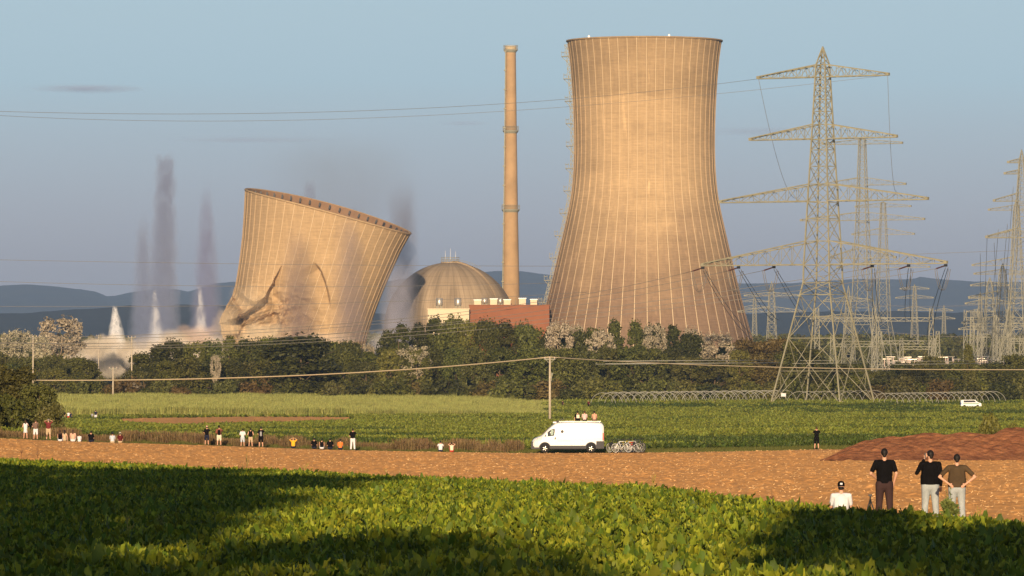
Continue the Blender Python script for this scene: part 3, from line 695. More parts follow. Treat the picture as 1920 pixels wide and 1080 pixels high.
def lattice_arm(mb, prof, zb, zt, L, side, wl, wb, n):
    hwf = lambda z: float(np.interp(z, [p[0] for p in prof], [p[1] for p in prof]))
    bb, bt = hwf(zb), hwf(zt); tip = .35
    def lo(f, s_): return Vector((side * (bb + (L - bb) * f), s_ * (bb + (tip - bb) * f), zb))
    def up(f, s_): return Vector((side * (bt + (L - bt) * f), s_ * (bt + (tip - bt) * f), zt + (zb + .5 - zt) * f))
    for s_ in (-1, 1):
        mb.bar(lo(0, s_), lo(1, s_), wl); mb.bar(up(0, s_), up(1, s_), wl)
        for k in range(n):
            f0, f1 = k / n, (k + 1) / n
            if k % 2: mb.bar(lo(f0, s_), up(f1, s_), wb)
            else: mb.bar(up(f0, s_), lo(f1, s_), wb)
            if k: mb.bar(lo(f0, s_), up(f0, s_), wb * .8)
    for k in range(n):
        f0, f1 = k / n, (k + 1) / n
        mb.bar(lo(f0, -1), lo(f1, 1), wb * .8); mb.bar(lo(f1, -1), lo(f1, 1), wb * .8); mb.bar(up(f0, -1), up(f0, 1), wb * .8)
    mb.box((side * L, 0, zb + .25), (.8, .9, .7))
def pylon(px, d, rz, ytop, arms, widths, label, wl=.32, wb=.16, m='steel', base=None, n=7, dense=1.0):
    """arms: (y lower chord, y upper chord root, half length in picture px); widths: (y, half width px)"""
    s_ = d / F; X = (px - 960) * s_; zb = Gf(X, d) if base is None else base
    H = lambda y: (HOR - y) * s_ - zb
    cr = abs(math.cos(rz)) + abs(math.sin(rz)); prof = [(0, widths[0][1] * s_ * 2 / cr / 2)] + [(H(y), w_ * s_ / cr) for y, w_ in widths[1:]] + [(H(ytop), .12)]
    e = empty('transmission_pylon', (X, d, zb), rz); tag(e, label, 'pylon', 'lattice pylons of the power lines')
    hwf = lambda z: float(np.interp(z, [p[0] for p in prof], [p[1] for p in prof]))
    ztop = H(arms[0][1]); lv = [0.0]; keys = sorted([H(a[0]) for a in arms] + [H(a[1]) for a in arms] + [p[0] for p in prof[1:-1]])
    while lv[-1] < ztop - .5:
        nx = lv[-1] + max(1.7 * hwf(lv[-1]) / dense, 1.8)
        for k in keys:
            if lv[-1] + .8 < k < nx + .7: nx = k; break
        lv.append(min(nx, ztop))
    mb = MB(); lattice_body(mb, prof, lv, wl, wb)
    t0 = hwf(ztop); za = H(ytop)                                   # pointed top
    for k in range(4):
        c_ = [(-1, -1), (1, -1), (1, 1), (-1, 1)]; a = (c_[k][0] * t0, c_[k][1] * t0, ztop); mb.bar(a, (0, 0, za), wl * .8)
        for f in (.3, .6):
            b = c_[(k + 1) % 4]; mb.bar((c_[k][0] * t0 * (1 - f), c_[k][1] * t0 * (1 - f), ztop + (za - ztop) * f), (b[0] * t0 * (1 - f + .3), b[1] * t0 * (1 - f + .3), ztop + (za - ztop) * (f - .3)), wb)
    mb.build('mast', M[m], e)
    out_ = []
    for yb, yt, hl in arms:
        L = hl * s_ / abs(math.cos(rz)); mb = MB()
        for side in (-1, 1): lattice_arm(mb, prof, H(yb), H(yt), L, side, wl * .85, wb * .8, n)
        mb.build('cross_arm', M[m], e); out_.append((H(yb), L))
    return e, out_, zb
MP = 1420.0
pm, pa, pzb = pylon(1543, MP, math.radians(-30), 87, [(144, 121, 117.5), (260, 233, 132), (377, 345, 187.5), (496, 452, 221)],
                    [(752, 99), (530, 37.5), (497, 36.5), (379, 29), (262, 21.5), (121, 13)], 'nearest and tallest lattice pylon, four wide cross arms, right of the standing tower', n=9, wl=.36, wb=.16)
# foot details
mb = MB(); prof0 = 99 * MP / F / 1.366
for sx, sy in ((-1, -1), (1, -1), (1, 1), (-1, 1)):
    b = MB(); b.box((0, 0, 0), (1.6, 1.6, 1.2), taper=.7); b.build('foundation_block', M['pole'], pm, (sx * prof0, sy * prof0, .1))
mb = MB(); mb.box((0, 0, 0), (1.3, .08, .8)); mb.build('warning_plate', M['white'], pm, (-prof0 + 3.4, -prof0 + .1, 2.2))
# insulators of the lowest arm and jumper loops
A4z, A4L = pa[3]
hang = [-1.0, -.70, -.405, .405, .70, 1.0]; tipsW = []
Rz = Matrix.Rotation(math.radians(-30), 3, 'Z')
def armW(f, dz=0, dy=0): return Vector((pm.location.x, pm.location.y, pzb)) + Rz @ Vector((f * A4L, dy, A4z + dz))
for f in hang:
    X = f * A4L; mb = MB()
    mb.box((X, 0, A4z - .5), (.7, .5, .6)); mb.build('hanger', M['dark'], pm)
    mb = MB()
    for k in range(10): mb.tube([(X, -1.2 - k * .42, A4z - .7 - k * .07), (X, -1.45 - k * .42, A4z - .72 - k * .07)], [.19, .09], 8)
    mb.tube([(X, -.4, A4z - .6), (X, -5.6, A4z - 1.45)], [.08, .08], 5); mb.build('insulator_string', M['brown_ins'], pm)
    for dx in (-.25, .25):
        t_ = np.linspace(0, 1, 14); mb = MB(); mb.tube([(X + dx, -5.5 + 7.5 * t, A4z - 1.4 - 5.4 * math.sin(math.pi * t) ** .8 * (1 - .12 * t)) for t in t_], [.07] * 14, 4); mb.build('jumper_loop', M['wire'], pm)

def wire(pts, label, rad=.06, m='wire', group='overhead conductors', n=40, name='overhead_cable', cat='cable'):
    """parabolic cable through three points (first and last are its ends)"""
    p = [Vector(q) if not isinstance(q, tuple) else P(*q) for q in pts]
    if len(p) == 2: p.insert(1, (p[0] + p[1]) / 2 - Vector((0, 0, (p[0] - p[1]).length * .02)))
    a, b, c = p; h = lambda q: Vector((q.x, q.y))
    tm = (h(b) - h(a)).length / ((h(b) - h(a)).length + (h(c) - h(b)).length)
    out_ = []
    for t in np.linspace(0, 1, n):
        L0 = (t - tm) * (t - 1) / (tm); L1 = t * (t - 1) / (tm * (tm - 1)); L2 = t * (t - tm) / (1 - tm); out_.append(a * L0 + b * L1 + c * L2)
    o0 = out_[0]; mb = MB(); mb.tube([q - o0 for q in out_], rad, 5); o = mb.build(name, M[m], None, o0); tag(o, label, cat, group); return o
a1z, a1L = pa[0]
tl_ = Vector((pm.location.x, pm.location.y, pzb)) + Rz @ Vector((-a1L, 0, a1z)); tr_ = Vector((pm.location.x, pm.location.y, pzb)) + Rz @ Vector((a1L, 0, a1z))
wire([tl_, (640, 209, 1330), (-60, 207, 1260)], 'upper thin cable from the left tip of the tallest pylon, crossing the sky', .045)
wire([tr_, (640, 223, 1360), (-60, 213, 1290)], 'second thin cable crossing the sky just below the uppermost one', .04)
wire([tl_, (1447, 260, 1440), (1505, 352, 1480)], 'thin wire hanging down from the left tip of the tallest pylon', .05)
wire([tr_, (1669, 260, 1420), (1681, 358, 1440)], 'thin wire hanging down from the right tip of the tallest pylon', .05)
for k, (f, mid, end) in enumerate(zip(hang, [(900, 581, 1370), (900, 587, 1375), (900, 598, 1380), (900, 603, 1385), (900, 611, 1390), (900, 618, 1395)],
                                      [(-50, 634, 1300), (-50, 637, 1305), (-50, 641, 1310), (-50, 643, 1315), (-50, 647, 1320), (-50, 650, 1325)])):
    wire([armW(f, -1.4, -5.5), mid, end], '%s conductor from the top running left from the tallest pylon\'s lowest arm' % ('first second third fourth fifth sixth'.split()[k]), .055)
for k, (f, pts_) in enumerate(zip(hang, [[(1372, 590, 1600), (1432, 652, 1800)], [(1428, 570, 1560), (1455, 600, 1750)], [(1492, 570, 1560), (1520, 604, 1750)], [(1640, 560, 1560), (1648, 604, 1800)], [(1702, 560, 1560), (1704, 604, 1800)], [(1752, 580, 1600), (1744, 640, 1900)]])):
    for j, dx in enumerate((-.3, .3)):
        s0 = armW(f, -1.0, .6) + Vector((dx, 0, 0)); q0 = P(*pts_[0]) + Vector((dx * 2, 0, 0)); q1 = P(*pts_[1]) + Vector((dx * 3, 0, 0))
        wire([s0, q0, q1], '%s downlead of pair %s under the lowest arm of the tallest pylon' % (('left', 'right')[j], 'one two three four five six'.split()[k]), .075, group='downleads of the tallest pylon')
for (a, b, c, lb) in (((-60, 486, 1900), (480, 495, 1900), (1050, 499, 1950), 'faint cable crossing the leaning tower at half its height'),
                      ((-60, 526, 1900), (480, 537, 1900), (1050, 530, 1950), 'faint cable crossing the leaning tower at its main fold'),
                      ((1700, 477, 2000), (1810, 473, 2000), (1990, 466, 2000), 'faint cable above the hills between the tallest pylon and the right frame edge'),
                      ((-60, 574, 1900), (480, 572, 1900), (1100, 548, 1950), 'faint cable crossing the foot of the leaning tower'),
                      ((1380, 545, 2300), (1600, 570, 2300), (1990, 560, 2300), 'faint cable in front of the hills behind the tallest pylon'),
                      ((1640, 620, 2000), (1760, 630, 2000), (1990, 626, 2000), 'lowest faint cable in front of the woods right of the tallest pylon')):
    wire([a, b, c], lb, .06)
R = math.radians
pylon(1617, 1900, R(-22), 258, [(270, 261, 72), (347, 333, 78), (413, 398, 112), (484, 466, 60)], [(742, 62), (560, 20), (484, 16), (413, 13), (347, 10), (262, 7)], 'slimmer lattice pylon just behind and right of the tallest pylon', .26, .11, 'steel_far', dense=.8)
pylon(1656, 2350, R(-20), 378, [(388, 380, 50), (440, 428, 56), (502, 488, 84)], [(734, 42), (600, 15), (502, 11), (440, 8), (380, 5)], 'third pylon in the row behind the tallest one', .26, .11, 'steel_far', dense=.8, n=5)
pylon(1447, 2600, R(-12), 527, [(555, 548, 50), (585, 575, 62)], [(731, 16), (600, 8), (555, 6), (548, 5)], 'small lattice pylon between the standing tower and the tallest pylon', .27, .12, 'steel_far', n=5)
pylon(1415, 3400, R(-12), 553, [(566, 561, 24), (578, 572, 28)], [(724, 9), (600, 4), (566, 3)], 'tiny far pylon at the right edge of the standing tower', .27, .12, 'steel_far', n=4)
pylon(1591, 2500, R(-15), 535, [(565, 556, 45), (598, 588, 70)], [(733, 18), (600, 8), (565, 5)], 'small lattice pylon seen through the body of the tallest pylon', .27, .12, 'steel_far', n=5)
pylon(1715, 3300, R(-15), 533, [(542, 537, 26), (559, 553, 34), (582, 575, 30)], [(724, 13), (600, 6), (542, 3)], 'far pylon standing before the hills right of the tallest pylon', .30, .13, 'steel_far', n=4)
pylon(1770, 3800, R(-15), 572, [(583, 578, 16), (598, 593, 20)], [(722, 10), (620, 4), (583, 2.5)], 'tiny far pylon between the tallest pylon and the right cluster', .30, .13, 'steel_far', n=4)
pylon(1916, 1750, R(-18), 280, [(305, 297, 24), (326, 318, 30), (377, 362, 50), (445, 428, 64)], [(746, 60), (560, 22), (445, 14), (377, 11), (300, 5)], 'tall pylon cut by the right frame edge', .26, .11, 'steel_far', dense=.8)
pylon(1906, 2050, R(-15), 372, [(394, 384, 50), (446, 432, 54), (498, 482, 80)], [(738, 44), (600, 18), (498, 12), (394, 6)], 'second pylon of the right cluster, three arms left of the frame edge', .26, .11, 'steel_far', dense=.8)
pylon(1880, 2150, R(-25), 494, [(514, 505, 50), (558, 545, 60), (606, 592, 72)], [(736, 40), (620, 17), (514, 7)], 'squat dark pylon at the centre of the right cluster', .27, .12, 'steel_far', n=6)
pylon(1856, 2300, R(-15), 520, [(536, 528, 34), (570, 560, 44), (618, 606, 56)], [(734, 34), (620, 13), (536, 6)], 'leftmost large pylon of the right cluster', .27, .12, 'steel_far', n=5)
pylon(1838, 3000, R(-15), 548, [(560, 554, 20), (585, 579, 24)], [(728, 16), (620, 6), (560, 3)], 'faint pylon at the left rim of the right cluster', .27, .12, 'steel_far', n=4)
for k, (px, y0, y1, a_) in enumerate(((1838, 475, 640, 2), (1851, 440, 600, -6), (1864, 455, 620, 10), (1872, 430, 640, -20), (1889, 420, 650, -24), (1900, 350, 640, -26), (1910, 330, 620, -22), (1916, 300, 600, -16))):
    wire([(px, y0, 2000), (px + a_ * .45, (y0 + y1) / 2, 2050), (px + a_, y1, 2100)], '%s of the steep downleads in the right pylon cluster, counted from the left' % ('first second third fourth fifth sixth seventh eighth'.split()[k]), .07, group='downleads in the right cluster')

# substation gantries and apparatus
def gantry(x0, x1, yb, d, label, legs=(0, 1), post=.35, truss=1.0):
    s_ = d / F; X0 = (x0 - 960) * s_; X1 = (x1 - 960) * s_; zg = -7; Hh = (HOR - yb) * s_ + 7; W_ = X1 - X0
    e = empty('substation_gantry', ((X0 + X1) / 2, d, zg)); tag(e, label, 'gantry', 'steel portals of the substation')
    mb = MB(); n_ = max(6, int(W_ / 1.6))
    for k in range(n_):
        a = -W_ / 2 + W_ * k / n_; b = -W_ / 2 + W_ * (k + 1) / n_
        mb.bar((a, 0, Hh), (b, 0, Hh), .22); mb.bar((a, 0, Hh + truss), (b, 0, Hh + truss), .22); mb.bar((a, 0, Hh if k % 2 else Hh + truss), (b, 0, Hh + truss if k % 2 else Hh), .15)
    mb.build('beam', M['steel_far'], e)
    for f in np.linspace(-W_ / 2, W_ / 2, len(legs)) if len(legs) > 1 else []:
        mb = MB(); lattice_body(mb, [(0, 1.1), (Hh + truss + 3, .5)], list(np.linspace(0, Hh + truss + 3, 8)), .2, .13); mb.build('column', M['steel_far'], e, (f, 0, 0))
gantry(1532, 1746, 602, 1800, 'long high gantry beam running behind the tallest pylon legs', (0, 1, 2))
gantry(1650, 1758, 645, 1850, 'lower gantry beam just right of the second pylon', (0, 1))
gantry(1690, 1750, 655, 2100, 'short gantry in the switchyard above the trees', (0, 1))
for k, (a, b, y, d) in enumerate(((1822, 1870, 618, 2000), (1836, 1892, 632, 1950), (1866, 1930, 612, 2080), (1880, 1950, 640, 1900), (1830, 1950, 600, 2200), (1560, 1640, 650, 2200), (1810, 1835, 600, 2350))):
    gantry(a, b, y, d, '%s gantry of the switchyard on the right, counted by its left post' % ('first second third fourth fifth sixth seventh'.split()[k]), (0, 1, 2))
def apparatus():
    e = empty('switchgear_post', (0, 0, 0)); e['category'] = 'switchgear'; e['group'] = 'switchgear posts of the substation'
    mb = MB(); mb.bar((0, 0, 0), (0, 0, 10), .35); mb.bar((-1, 0, 10), (1, 0, 10), .3); mb.build('post', M['steel_far'], e)
    for x in (-.9, .9):
        mb = MB()
        for k in range(8): mb.tube([(x, 0, 10 + k * .3), (x, 0, 10.18 + k * .3)], [.34, .2], 8)
        mb.tube([(x, 0, 10), (x, 0, 12.6)], .13, 6); mb.build('insulator', M['ins_white'], e)
    mb = MB(); mb.bar((-1.6, 0, 12.7), (1.6, 0, 12.7), .22); mb.build('busbar', M['metal'], e); return e
M['ins_white'] = mat('glazed_insulator', (.62, .50, .42), .4)
ap0 = apparatus(); q = 0
for x0, x1, nn, d in ((1664, 1752, 17, 1980), (1666, 1750, 15, 2120), (1770, 1800, 6, 2000), (1822, 1896, 13, 1980), (1828, 1890, 10, 2150)):
    for k in range(nn):
        px = x0 + (x1 - x0) * (k + RNG.uniform(-.2, .2)) / nn; s_ = d / F; o = ap0 if q == 0 else copy_tree(ap0)
        o.location = ((px - 960) * s_, d + RNG.uniform(-20, 20), -7 + RNG.uniform(-3.4, .4)); o.rotation_euler.z = RNG.uniform(-.6, .6)
        o['label'] = 'slim switchgear post with insulators among the switchyard apparatus above the trees'; q += 1
# distribution line on concrete poles
def dpole(px, ytop, d, label, crossarm=True, hh=None, r_=.17, m='pole'):
    s_ = d / F; X = (px - 960) * s_; zb = Gf(X, d) - .1; Hh = (HOR - ytop) * s_ - zb
    e = empty('utility_pole', (X, d, zb)); tag(e, label, 'utility pole', 'concrete poles of the local lines')
    mb = MB(); mb.tube([(0, 0, 0), (0, 0, Hh)], [r_ * 1.5, r_], 10); mb.build('post', M[m], e)
    mb = MB(); mb.box((0, 0, Hh - .15), (2.0, .18, .2)); mb.bar((-.8, 0, Hh - .2), (0, 0, Hh - .9), .09); mb.bar((.8, 0, Hh - .2), (0, 0, Hh - .9), .09); mb.build('cross_bar', M['steel_far'], e)
    for x in (-.9, 0, .9):
        mb = MB(); mb.lathe([(.05, 0), (.13, .06), (.07, .16), (.13, .22), (.05, .36)], 8, (x, 0, Hh - .05)); mb.build('insulator', M['ins_white'], e)
    return e, Vector((X, d, zb + Hh + .25))
pd, ptop = dpole(1031, 672, 1080, 'pale concrete pole standing alone in the green field, cables spreading from its top')
mb = MB(); mb.bar((.5, -.2, 9.3), (.1, -.2, 8.2), .18); mb.bar((.3, -.2, 9.4), (.3, -.2, 7.9), .14); mb.build('switch_rod', M['steel_far'], pd)
for dz, nm in ((0, 'thick cable'), ):
    wire([ptop, (560, 704, 1120), (58, 713, 1150)], 'thick pale cable sagging left from the lone field pole', .115, 'cable', group='local line cables')
    wire([ptop, (1400, 687, 1130), (1990, 693, 1180)], 'thick pale cable running right from the lone field pole', .10, 'cable', group='local line cables')
for px, yt, d, lb in ((62, 631, 1500, 'slim pole among the pale trees at the far left'), (247, 632, 1500, 'slim pole in front of the dust cloud'), (212, 690, 1440, 'short pole in front of the left trees'), (185, 629, 2300, 'faint small pole inside the dust left of the white jet')):
    dpole(px, yt, d, lb, r_=.15)

# ------------------------------------------------------------------ trees
def crown_mesh(name, seed, shape, W, H, nl, leaves, size, mats, z0=0.0, droop=0.0):
    """leaf clumps spread through an uneven crown volume"""
    r = np.random.default_rng(seed); C_ = []; Rr = []
    for k in range(nl):
        t = r.uniform(0, 1)
        if shape == 'round': zz = z0 + (H - z0) * (t ** .8); env = W / 2 * (1 - max(0, (zz / H - .35) / .72) ** 2.2) ** .5 * (.75 + .25 * min(1, zz / H / .25))
        elif shape == 'column': zz = z0 + (H - z0) * t; env = W / 2 * min(1, (1.04 - zz / H) * 2.2) * (.7 + .3 * min(1, zz / H * 4))
        elif shape == 'open': zz = z0 + (H - z0) * t; env = W / 2 * (1 - abs(2 * t - 1) ** 3.5) ** .5 * (.7 + .3 * t)
        else: zz = H * .82 * t; env = W / 2 * (1 - (zz / H) ** 2) ** .5
        a = r.uniform(0, 2 * math.pi); rad = env * r.uniform(.25, .95) ** .6
        rr = W * r.uniform(.065, .155) * (1.15 if shape == 'shrub' else .66 if shape == 'open' else 1); zz = min(zz, H - rr * .6)
        C_.append((rad * math.cos(a) * .92, rad * math.sin(a) * .92, max(zz, rr * .6))); Rr.append(rr)
    C_ = np.array(C_); Rr = np.array(Rr); idx = r.integers(0, nl, leaves)
    dv = r.normal(size=(leaves, 3)); dv /= np.linalg.norm(dv, axis=1)[:, None]
    p = C_[idx] + dv * (Rr[idx] * r.uniform(.55, 1.12, leaves))[:, None] * np.array([1, 1, .8]); sp_ = r.uniform(size=leaves) < .14; p[sp_] += dv[sp_] * r.uniform(.1, .085 * W, sp_.sum())[:, None] * .8 + np.array([0, 0, .035 * H]) * r.uniform(0, 1, sp_.sum())[:, None]
    p[:, 2] = np.maximum(p[:, 2], .1)
    n_ = dv + r.normal(size=(leaves, 3)) * .7 + np.array([0, 0, .3]); n_ /= np.linalg.norm(n_, axis=1)[:, None]
    t1 = np.cross(n_, r.normal(size=(leaves, 3))); t1 /= np.linalg.norm(t1, axis=1)[:, None]; t2 = np.cross(n_, t1)
    sz = size * r.uniform(.6, 1.3, leaves)[:, None]; a = t1 * sz; b = t2 * sz * .62
    V = np.stack([p - a, p + b * .9 - a * .1, p + a, p - b], 1).reshape(-1, 3); Q = np.arange(leaves * 4).reshape(-1, 4)
    return mesh_np(name, V, Q, mats)
def trunk_mesh(name, seed, H, W, mat_, r0=.28, start=.25):
    r = random.Random(seed); mb = MB(); pts = [(0, 0, -.3)]; x = y = 0
    for k in range(1, 6): x += r.uniform(-.25, .25); y += r.uniform(-.25, .25); pts.append((x, y, H * .8 * k / 5))
    mb.tube(pts, [r0 * (1.2 - .2 * k) for k in range(6)], 8)
    for k in range(8):
        f = r.uniform(start, .75); i_ = min(4, int(f * 5)); b = Vector(pts[i_]).lerp(Vector(pts[i_ + 1]), f * 5 - i_); a = r.uniform(0, 6.28); L = W * r.uniform(.25, .42)
        m_ = b + Vector((math.cos(a) * L * .5, math.sin(a) * L * .5, L * .45)); e_ = b + Vector((math.cos(a) * L, math.sin(a) * L, L * .8))
        mb.tube([b, m_, e_], [r0 * .45, r0 * .28, r0 * .1], 6)
    me = mb.build(name, mat_).data; o = bpy.data.objects[-1] if False else None
    for ob in list(col.objects):
        if ob.data is me: bpy.data.objects.remove(ob)
    return me
M['lf_dark'] = leaf_mat('leaf_dark_green', (.036, .042, .010), (.115, .120, .022), trans=.12, rnd=.42)
M['lf_mid'] = leaf_mat('leaf_mid_green', (.055, .062, .013), (.150, .150, .026), trans=.12, rnd=.42)
M['lf_olive'] = leaf_mat('leaf_olive', (.065, .068, .016), (.135, .130, .030), trans=.12, rnd=.25)
M['lf_silver'] = leaf_mat('leaf_silver', (.22, .19, .115), (.50, .44, .30), trans=.1, rnd=.12)
M['lf_brown'] = leaf_mat('leaf_brown', (.070, .052, .014), (.150, .112, .030), trans=.1, rnd=.2)
M['bark'] = mat('bark', (.16, .11, .06), .9, var=.4, scale=3)
M['bark_pale'] = mat('pale_bark', (.50, .38, .24), .9, var=.3, scale=3)
KINDS_ = {}
for key, shp, W_, H_, nl, lv, sz, m_, z0, bark in (
    ('dark', 'round', 10, 14, 110, 8600, .30, 'lf_dark', 1.5, 'bark'), ('mid', 'round', 9, 13, 95, 7600, .30, 'lf_mid', 1.0, 'bark'),
    ('upright', 'column', 6.5, 15, 100, 7000, .28, 'lf_dark', .8, 'bark'), ('silver', 'open', 8.5, 13, 80, 4600, .21, 'lf_silver', 6.6, 'bark_pale'),
    ('brown', 'round', 8.5, 12, 80, 6000, .30, 'lf_brown', 1.0, 'bark'), ('olive', 'round', 9, 12, 85, 6400, .29, 'lf_olive', .6, 'bark'),
    ('shrub', 'shrub', 7, 5, 34, 3400, .30, 'lf_olive', 0, 'bark'), ('dshrub', 'shrub', 7, 5, 34, 3400, .32, 'lf_dark', 0, 'bark'), ('bshrub', 'shrub', 6, 4.4, 30, 3000, .28, 'lf_brown', 0, 'bark'), ('mshrub', 'shrub', 7, 5, 34, 3400, .30, 'lf_mid', 0, 'bark')):
    KINDS_[key] = [(crown_mesh('crown', 100 + 13 * v + hash_, shp, W_, H_, nl, lv, sz, [M[m_]], z0), trunk_mesh('trunk', 7 + v, H_, W_, M[bark], r0=.30 if 'shrub' not in key else .1), W_, H_)
                   for hash_, v in ((sum(map(ord, key)), 0), (sum(map(ord, key)), 1), (sum(map(ord, key)), 2))]
LOOK = {'dark': 'dark green broad tree', 'mid': 'mid green broad tree', 'upright': 'upright dark green tree', 'silver': 'silvery pale-leaved tree', 'brown': 'brown-tinged tree', 'olive': 'olive green tree',
        'shrub': 'olive shrub', 'dshrub': 'dark green shrub', 'bshrub': 'brownish shrub', 'mshrub': 'green shrub'}
ZONES = [(140, 'left of the dust cloud'), (420, 'below the dust cloud'), (700, 'below the leaning tower'), (880, 'below the reactor dome'), (1035, 'left of the lone field pole'), (1240, 'under the standing tower\'s left half'),
         (1420, 'under the standing tower\'s right half'), (1660, 'behind the tallest pylon'), (3000, 'right of the tallest pylon')]
tree_log = []
def tree(px, ytop, d, kind, wpx=None, row='tree row', label=None, base=None, yaw=None):
    s_ = d / F; X = (px - 960) * s_; zb = (Gf(X, d) if base is None else base); Hh = (HOR - ytop) * s_ - zb; cm, tm, W0, H0 = KINDS_[kind][int(RNG.integers(0, 3))]
    sh_ = kind.endswith('shrub'); e = empty('shrub' if sh_ else 'tree', (X, d, zb), RNG.uniform(0, 6.28)); W_ = wpx * s_ if wpx else W0 * Hh / H0
    e.scale = (W_ / W0, W_ / W0, Hh / H0); link('crown', cm, e); link('trunk', tm, e)
    tag(e, label or 'x', 'shrub' if sh_ else 'tree', 'shrubs at the foot of the tree line' if sh_ else 'trees of the tree line'); 
    if not label: tree_log.append((px, d, kind, e, row))
    return e
TX = [-60, 0, 60, 120, 150, 175, 200, 235, 255, 275, 300, 330, 380, 395, 405, 430, 480, 540, 600, 640, 665, 690, 705, 725, 760, 800, 850, 900, 950, 1000, 1050, 1080, 1125, 1160, 1190, 1230, 1265, 1310, 1345, 1385, 1410, 1475, 1510, 1545, 1600, 1660, 1700, 1740, 1760, 1810, 1850, 1900, 1990]
TY = [660, 664, 668, 664, 662, 676, 690, 690, 672, 668, 640, 634, 634, 646, 652, 640, 640, 632, 630, 638, 652, 660, 655, 622, 606, 603, 600, 607, 604, 610, 612, 618, 626, 606, 606, 622, 616, 640, 640, 632, 638, 634, 655, 672, 684, 688, 686, 672, 680, 676, 680, 672, 660]
top = lambda px: float(np.interp(px, TX, TY))
px = -70.0; k = 0
while px < 1990:                                              # back row carries the skyline
    kd = 'dark'
    if 700 < px < 790 or 1140 < px < 1205 or 1250 < px < 1290: kd = 'upright'
    elif 1395 < px < 1475: kd = 'brown'
    elif px > 1640: kd = ('olive', 'dark', 'mid')[k % 3]
    elif px < 130: kd = 'olive'
    else: kd = ('dark', 'mid', 'dark', 'upright')[k % 4]
    if not (185 < px < 240):
        tree(px, top(px) + RNG.uniform(-6, 12), 1560 + RNG.uniform(-20, 20), kd, RNG.uniform(54, 82), 'back row', base=-8.5)
    px += RNG.uniform(26, 38); k += 1
px = -60.0
while px < 1990:                                              # middle row
    kd = ('mid', 'dark', 'dark', 'olive', 'mid')[k % 5]
    if 1400 < px < 1470: kd = 'brown'
    tree(px, max(top(px) + RNG.uniform(18, 42), 655), 1510 + RNG.uniform(-15, 15), kd, RNG.uniform(56, 88), 'middle row', base=-8); px += RNG.uniform(34, 50); k += 1
px = -60.0
while px < 1990:                                              # shrubs along the field edge
    kd = ('dshrub', 'shrub', 'mshrub', 'bshrub', 'dshrub')[int(RNG.integers(0, 5))]
    tree(px, RNG.uniform(700, 728), 1462 + RNG.uniform(-10, 10), kd, RNG.uniform(50, 84), 'front row', base=-8); px += RNG.uniform(30, 46); k += 1
tree(560, 632, 1470, 'dark', 165, label='broad dark round-crowned tree standing free under the leaning tower', base=-7.5)
for px, yt, wd, d, lb in ((1048, 607, 66, 1532, 'silvery tree with bare trunk directly above the lone field pole'), (1126, 622, 72, 1532, 'silvery tree right of the lone pole, lower and wider than its neighbours'),
                       (1082, 611, 36, 1585, 'small pale tree top peeking out behind the silvery trees at the tower foot'), (1228, 612, 56, 1532, 'slim silvery tree between two dark upright trees below the standing tower'),
                       (1296, 618, 56, 1580, 'pale tree behind the dark ones below the right part of the standing tower'), (1345, 628, 78, 1532, 'rightmost silvery tree below the standing tower'),
                       (778, 650, 78, 1500, 'silvery shrub-like tree in front of the dark trees under the dome'), (247, 716, 46, 1466, 'silvery leafed tree in the left tree line near the short pole'),
                       (690, 646, 30, 1572, 'small pale tree top beside the foot of the leaning tower'), (404, 668, 26, 1500, 'small thin pale tree top in the gap below the dust cloud')):
    tree(px, yt, d, 'silver', wd, label=lb, base=-8)
tree(118, 599, 1950, 'silver', 110, label='big whitish blossoming tree left of the white jets', base=-9)
tree(30, 622, 1850, 'silver', 80, label='pale loose tree at the far left edge', base=-9); tree(78, 632, 1800, 'silver', 55, label='smaller pale tree beside the slim pole at the far left', base=-9)
tree(1815, 648, 1480, 'upright', 34, label='narrow very dark conifer-like tree right of the switchyard', base=-8)
# bush mass at the left picture edge, nearer
for px, yt, wd, d, kd, lb in ((-40, 672, 150, 590, 'olive', 'large olive bush cut by the left frame edge'), (25, 690, 110, 585, 'olive', 'large sunlit olive bush behind the standing trio on the left'), (72, 722, 90, 580, 'olive', 'rounded olive bush between the standing trio and the far cyclists'),
                              (8, 730, 90, 565, 'mshrub', 'low green bush behind the woman in the white top'), (-50, 740, 110, 560, 'mshrub', 'low green bush beyond the left frame edge'), (95, 752, 60, 575, 'shrub', 'small olive shrub at the right end of the left bushes')):
    tree(px, yt, d, kd, wd, label=lb)
tree(1856, 768, 478, 'mshrub', 46, label='lone yellow-green bush behind the soil heap'); tree(1897, 790, 480, 'mshrub', 26, label='small low bush behind the right end of the soil heap')
tree(292, 812, 540, 'mshrub', 26, label='small bright bush in the verge between seated pair and standing men')
tree_log.sort(key=lambda t: t[0]); cnt = {}
ORD = ['first', 'second', 'third', 'fourth', 'fifth', 'sixth', 'seventh', 'eighth', 'ninth', 'tenth', 'eleventh', 'twelfth', 'thirteenth']
for px, d, kd, e, row in tree_log:
    zn = next(n_ for x_, n_ in ZONES if px < x_); c_ = cnt[(kd, row, zn)] = cnt.get((kd, row, zn), 0) + 1
    e['label'] = '%s %s from left, %s %s' % (ORD[c_ - 1], LOOK[kd], row, zn)

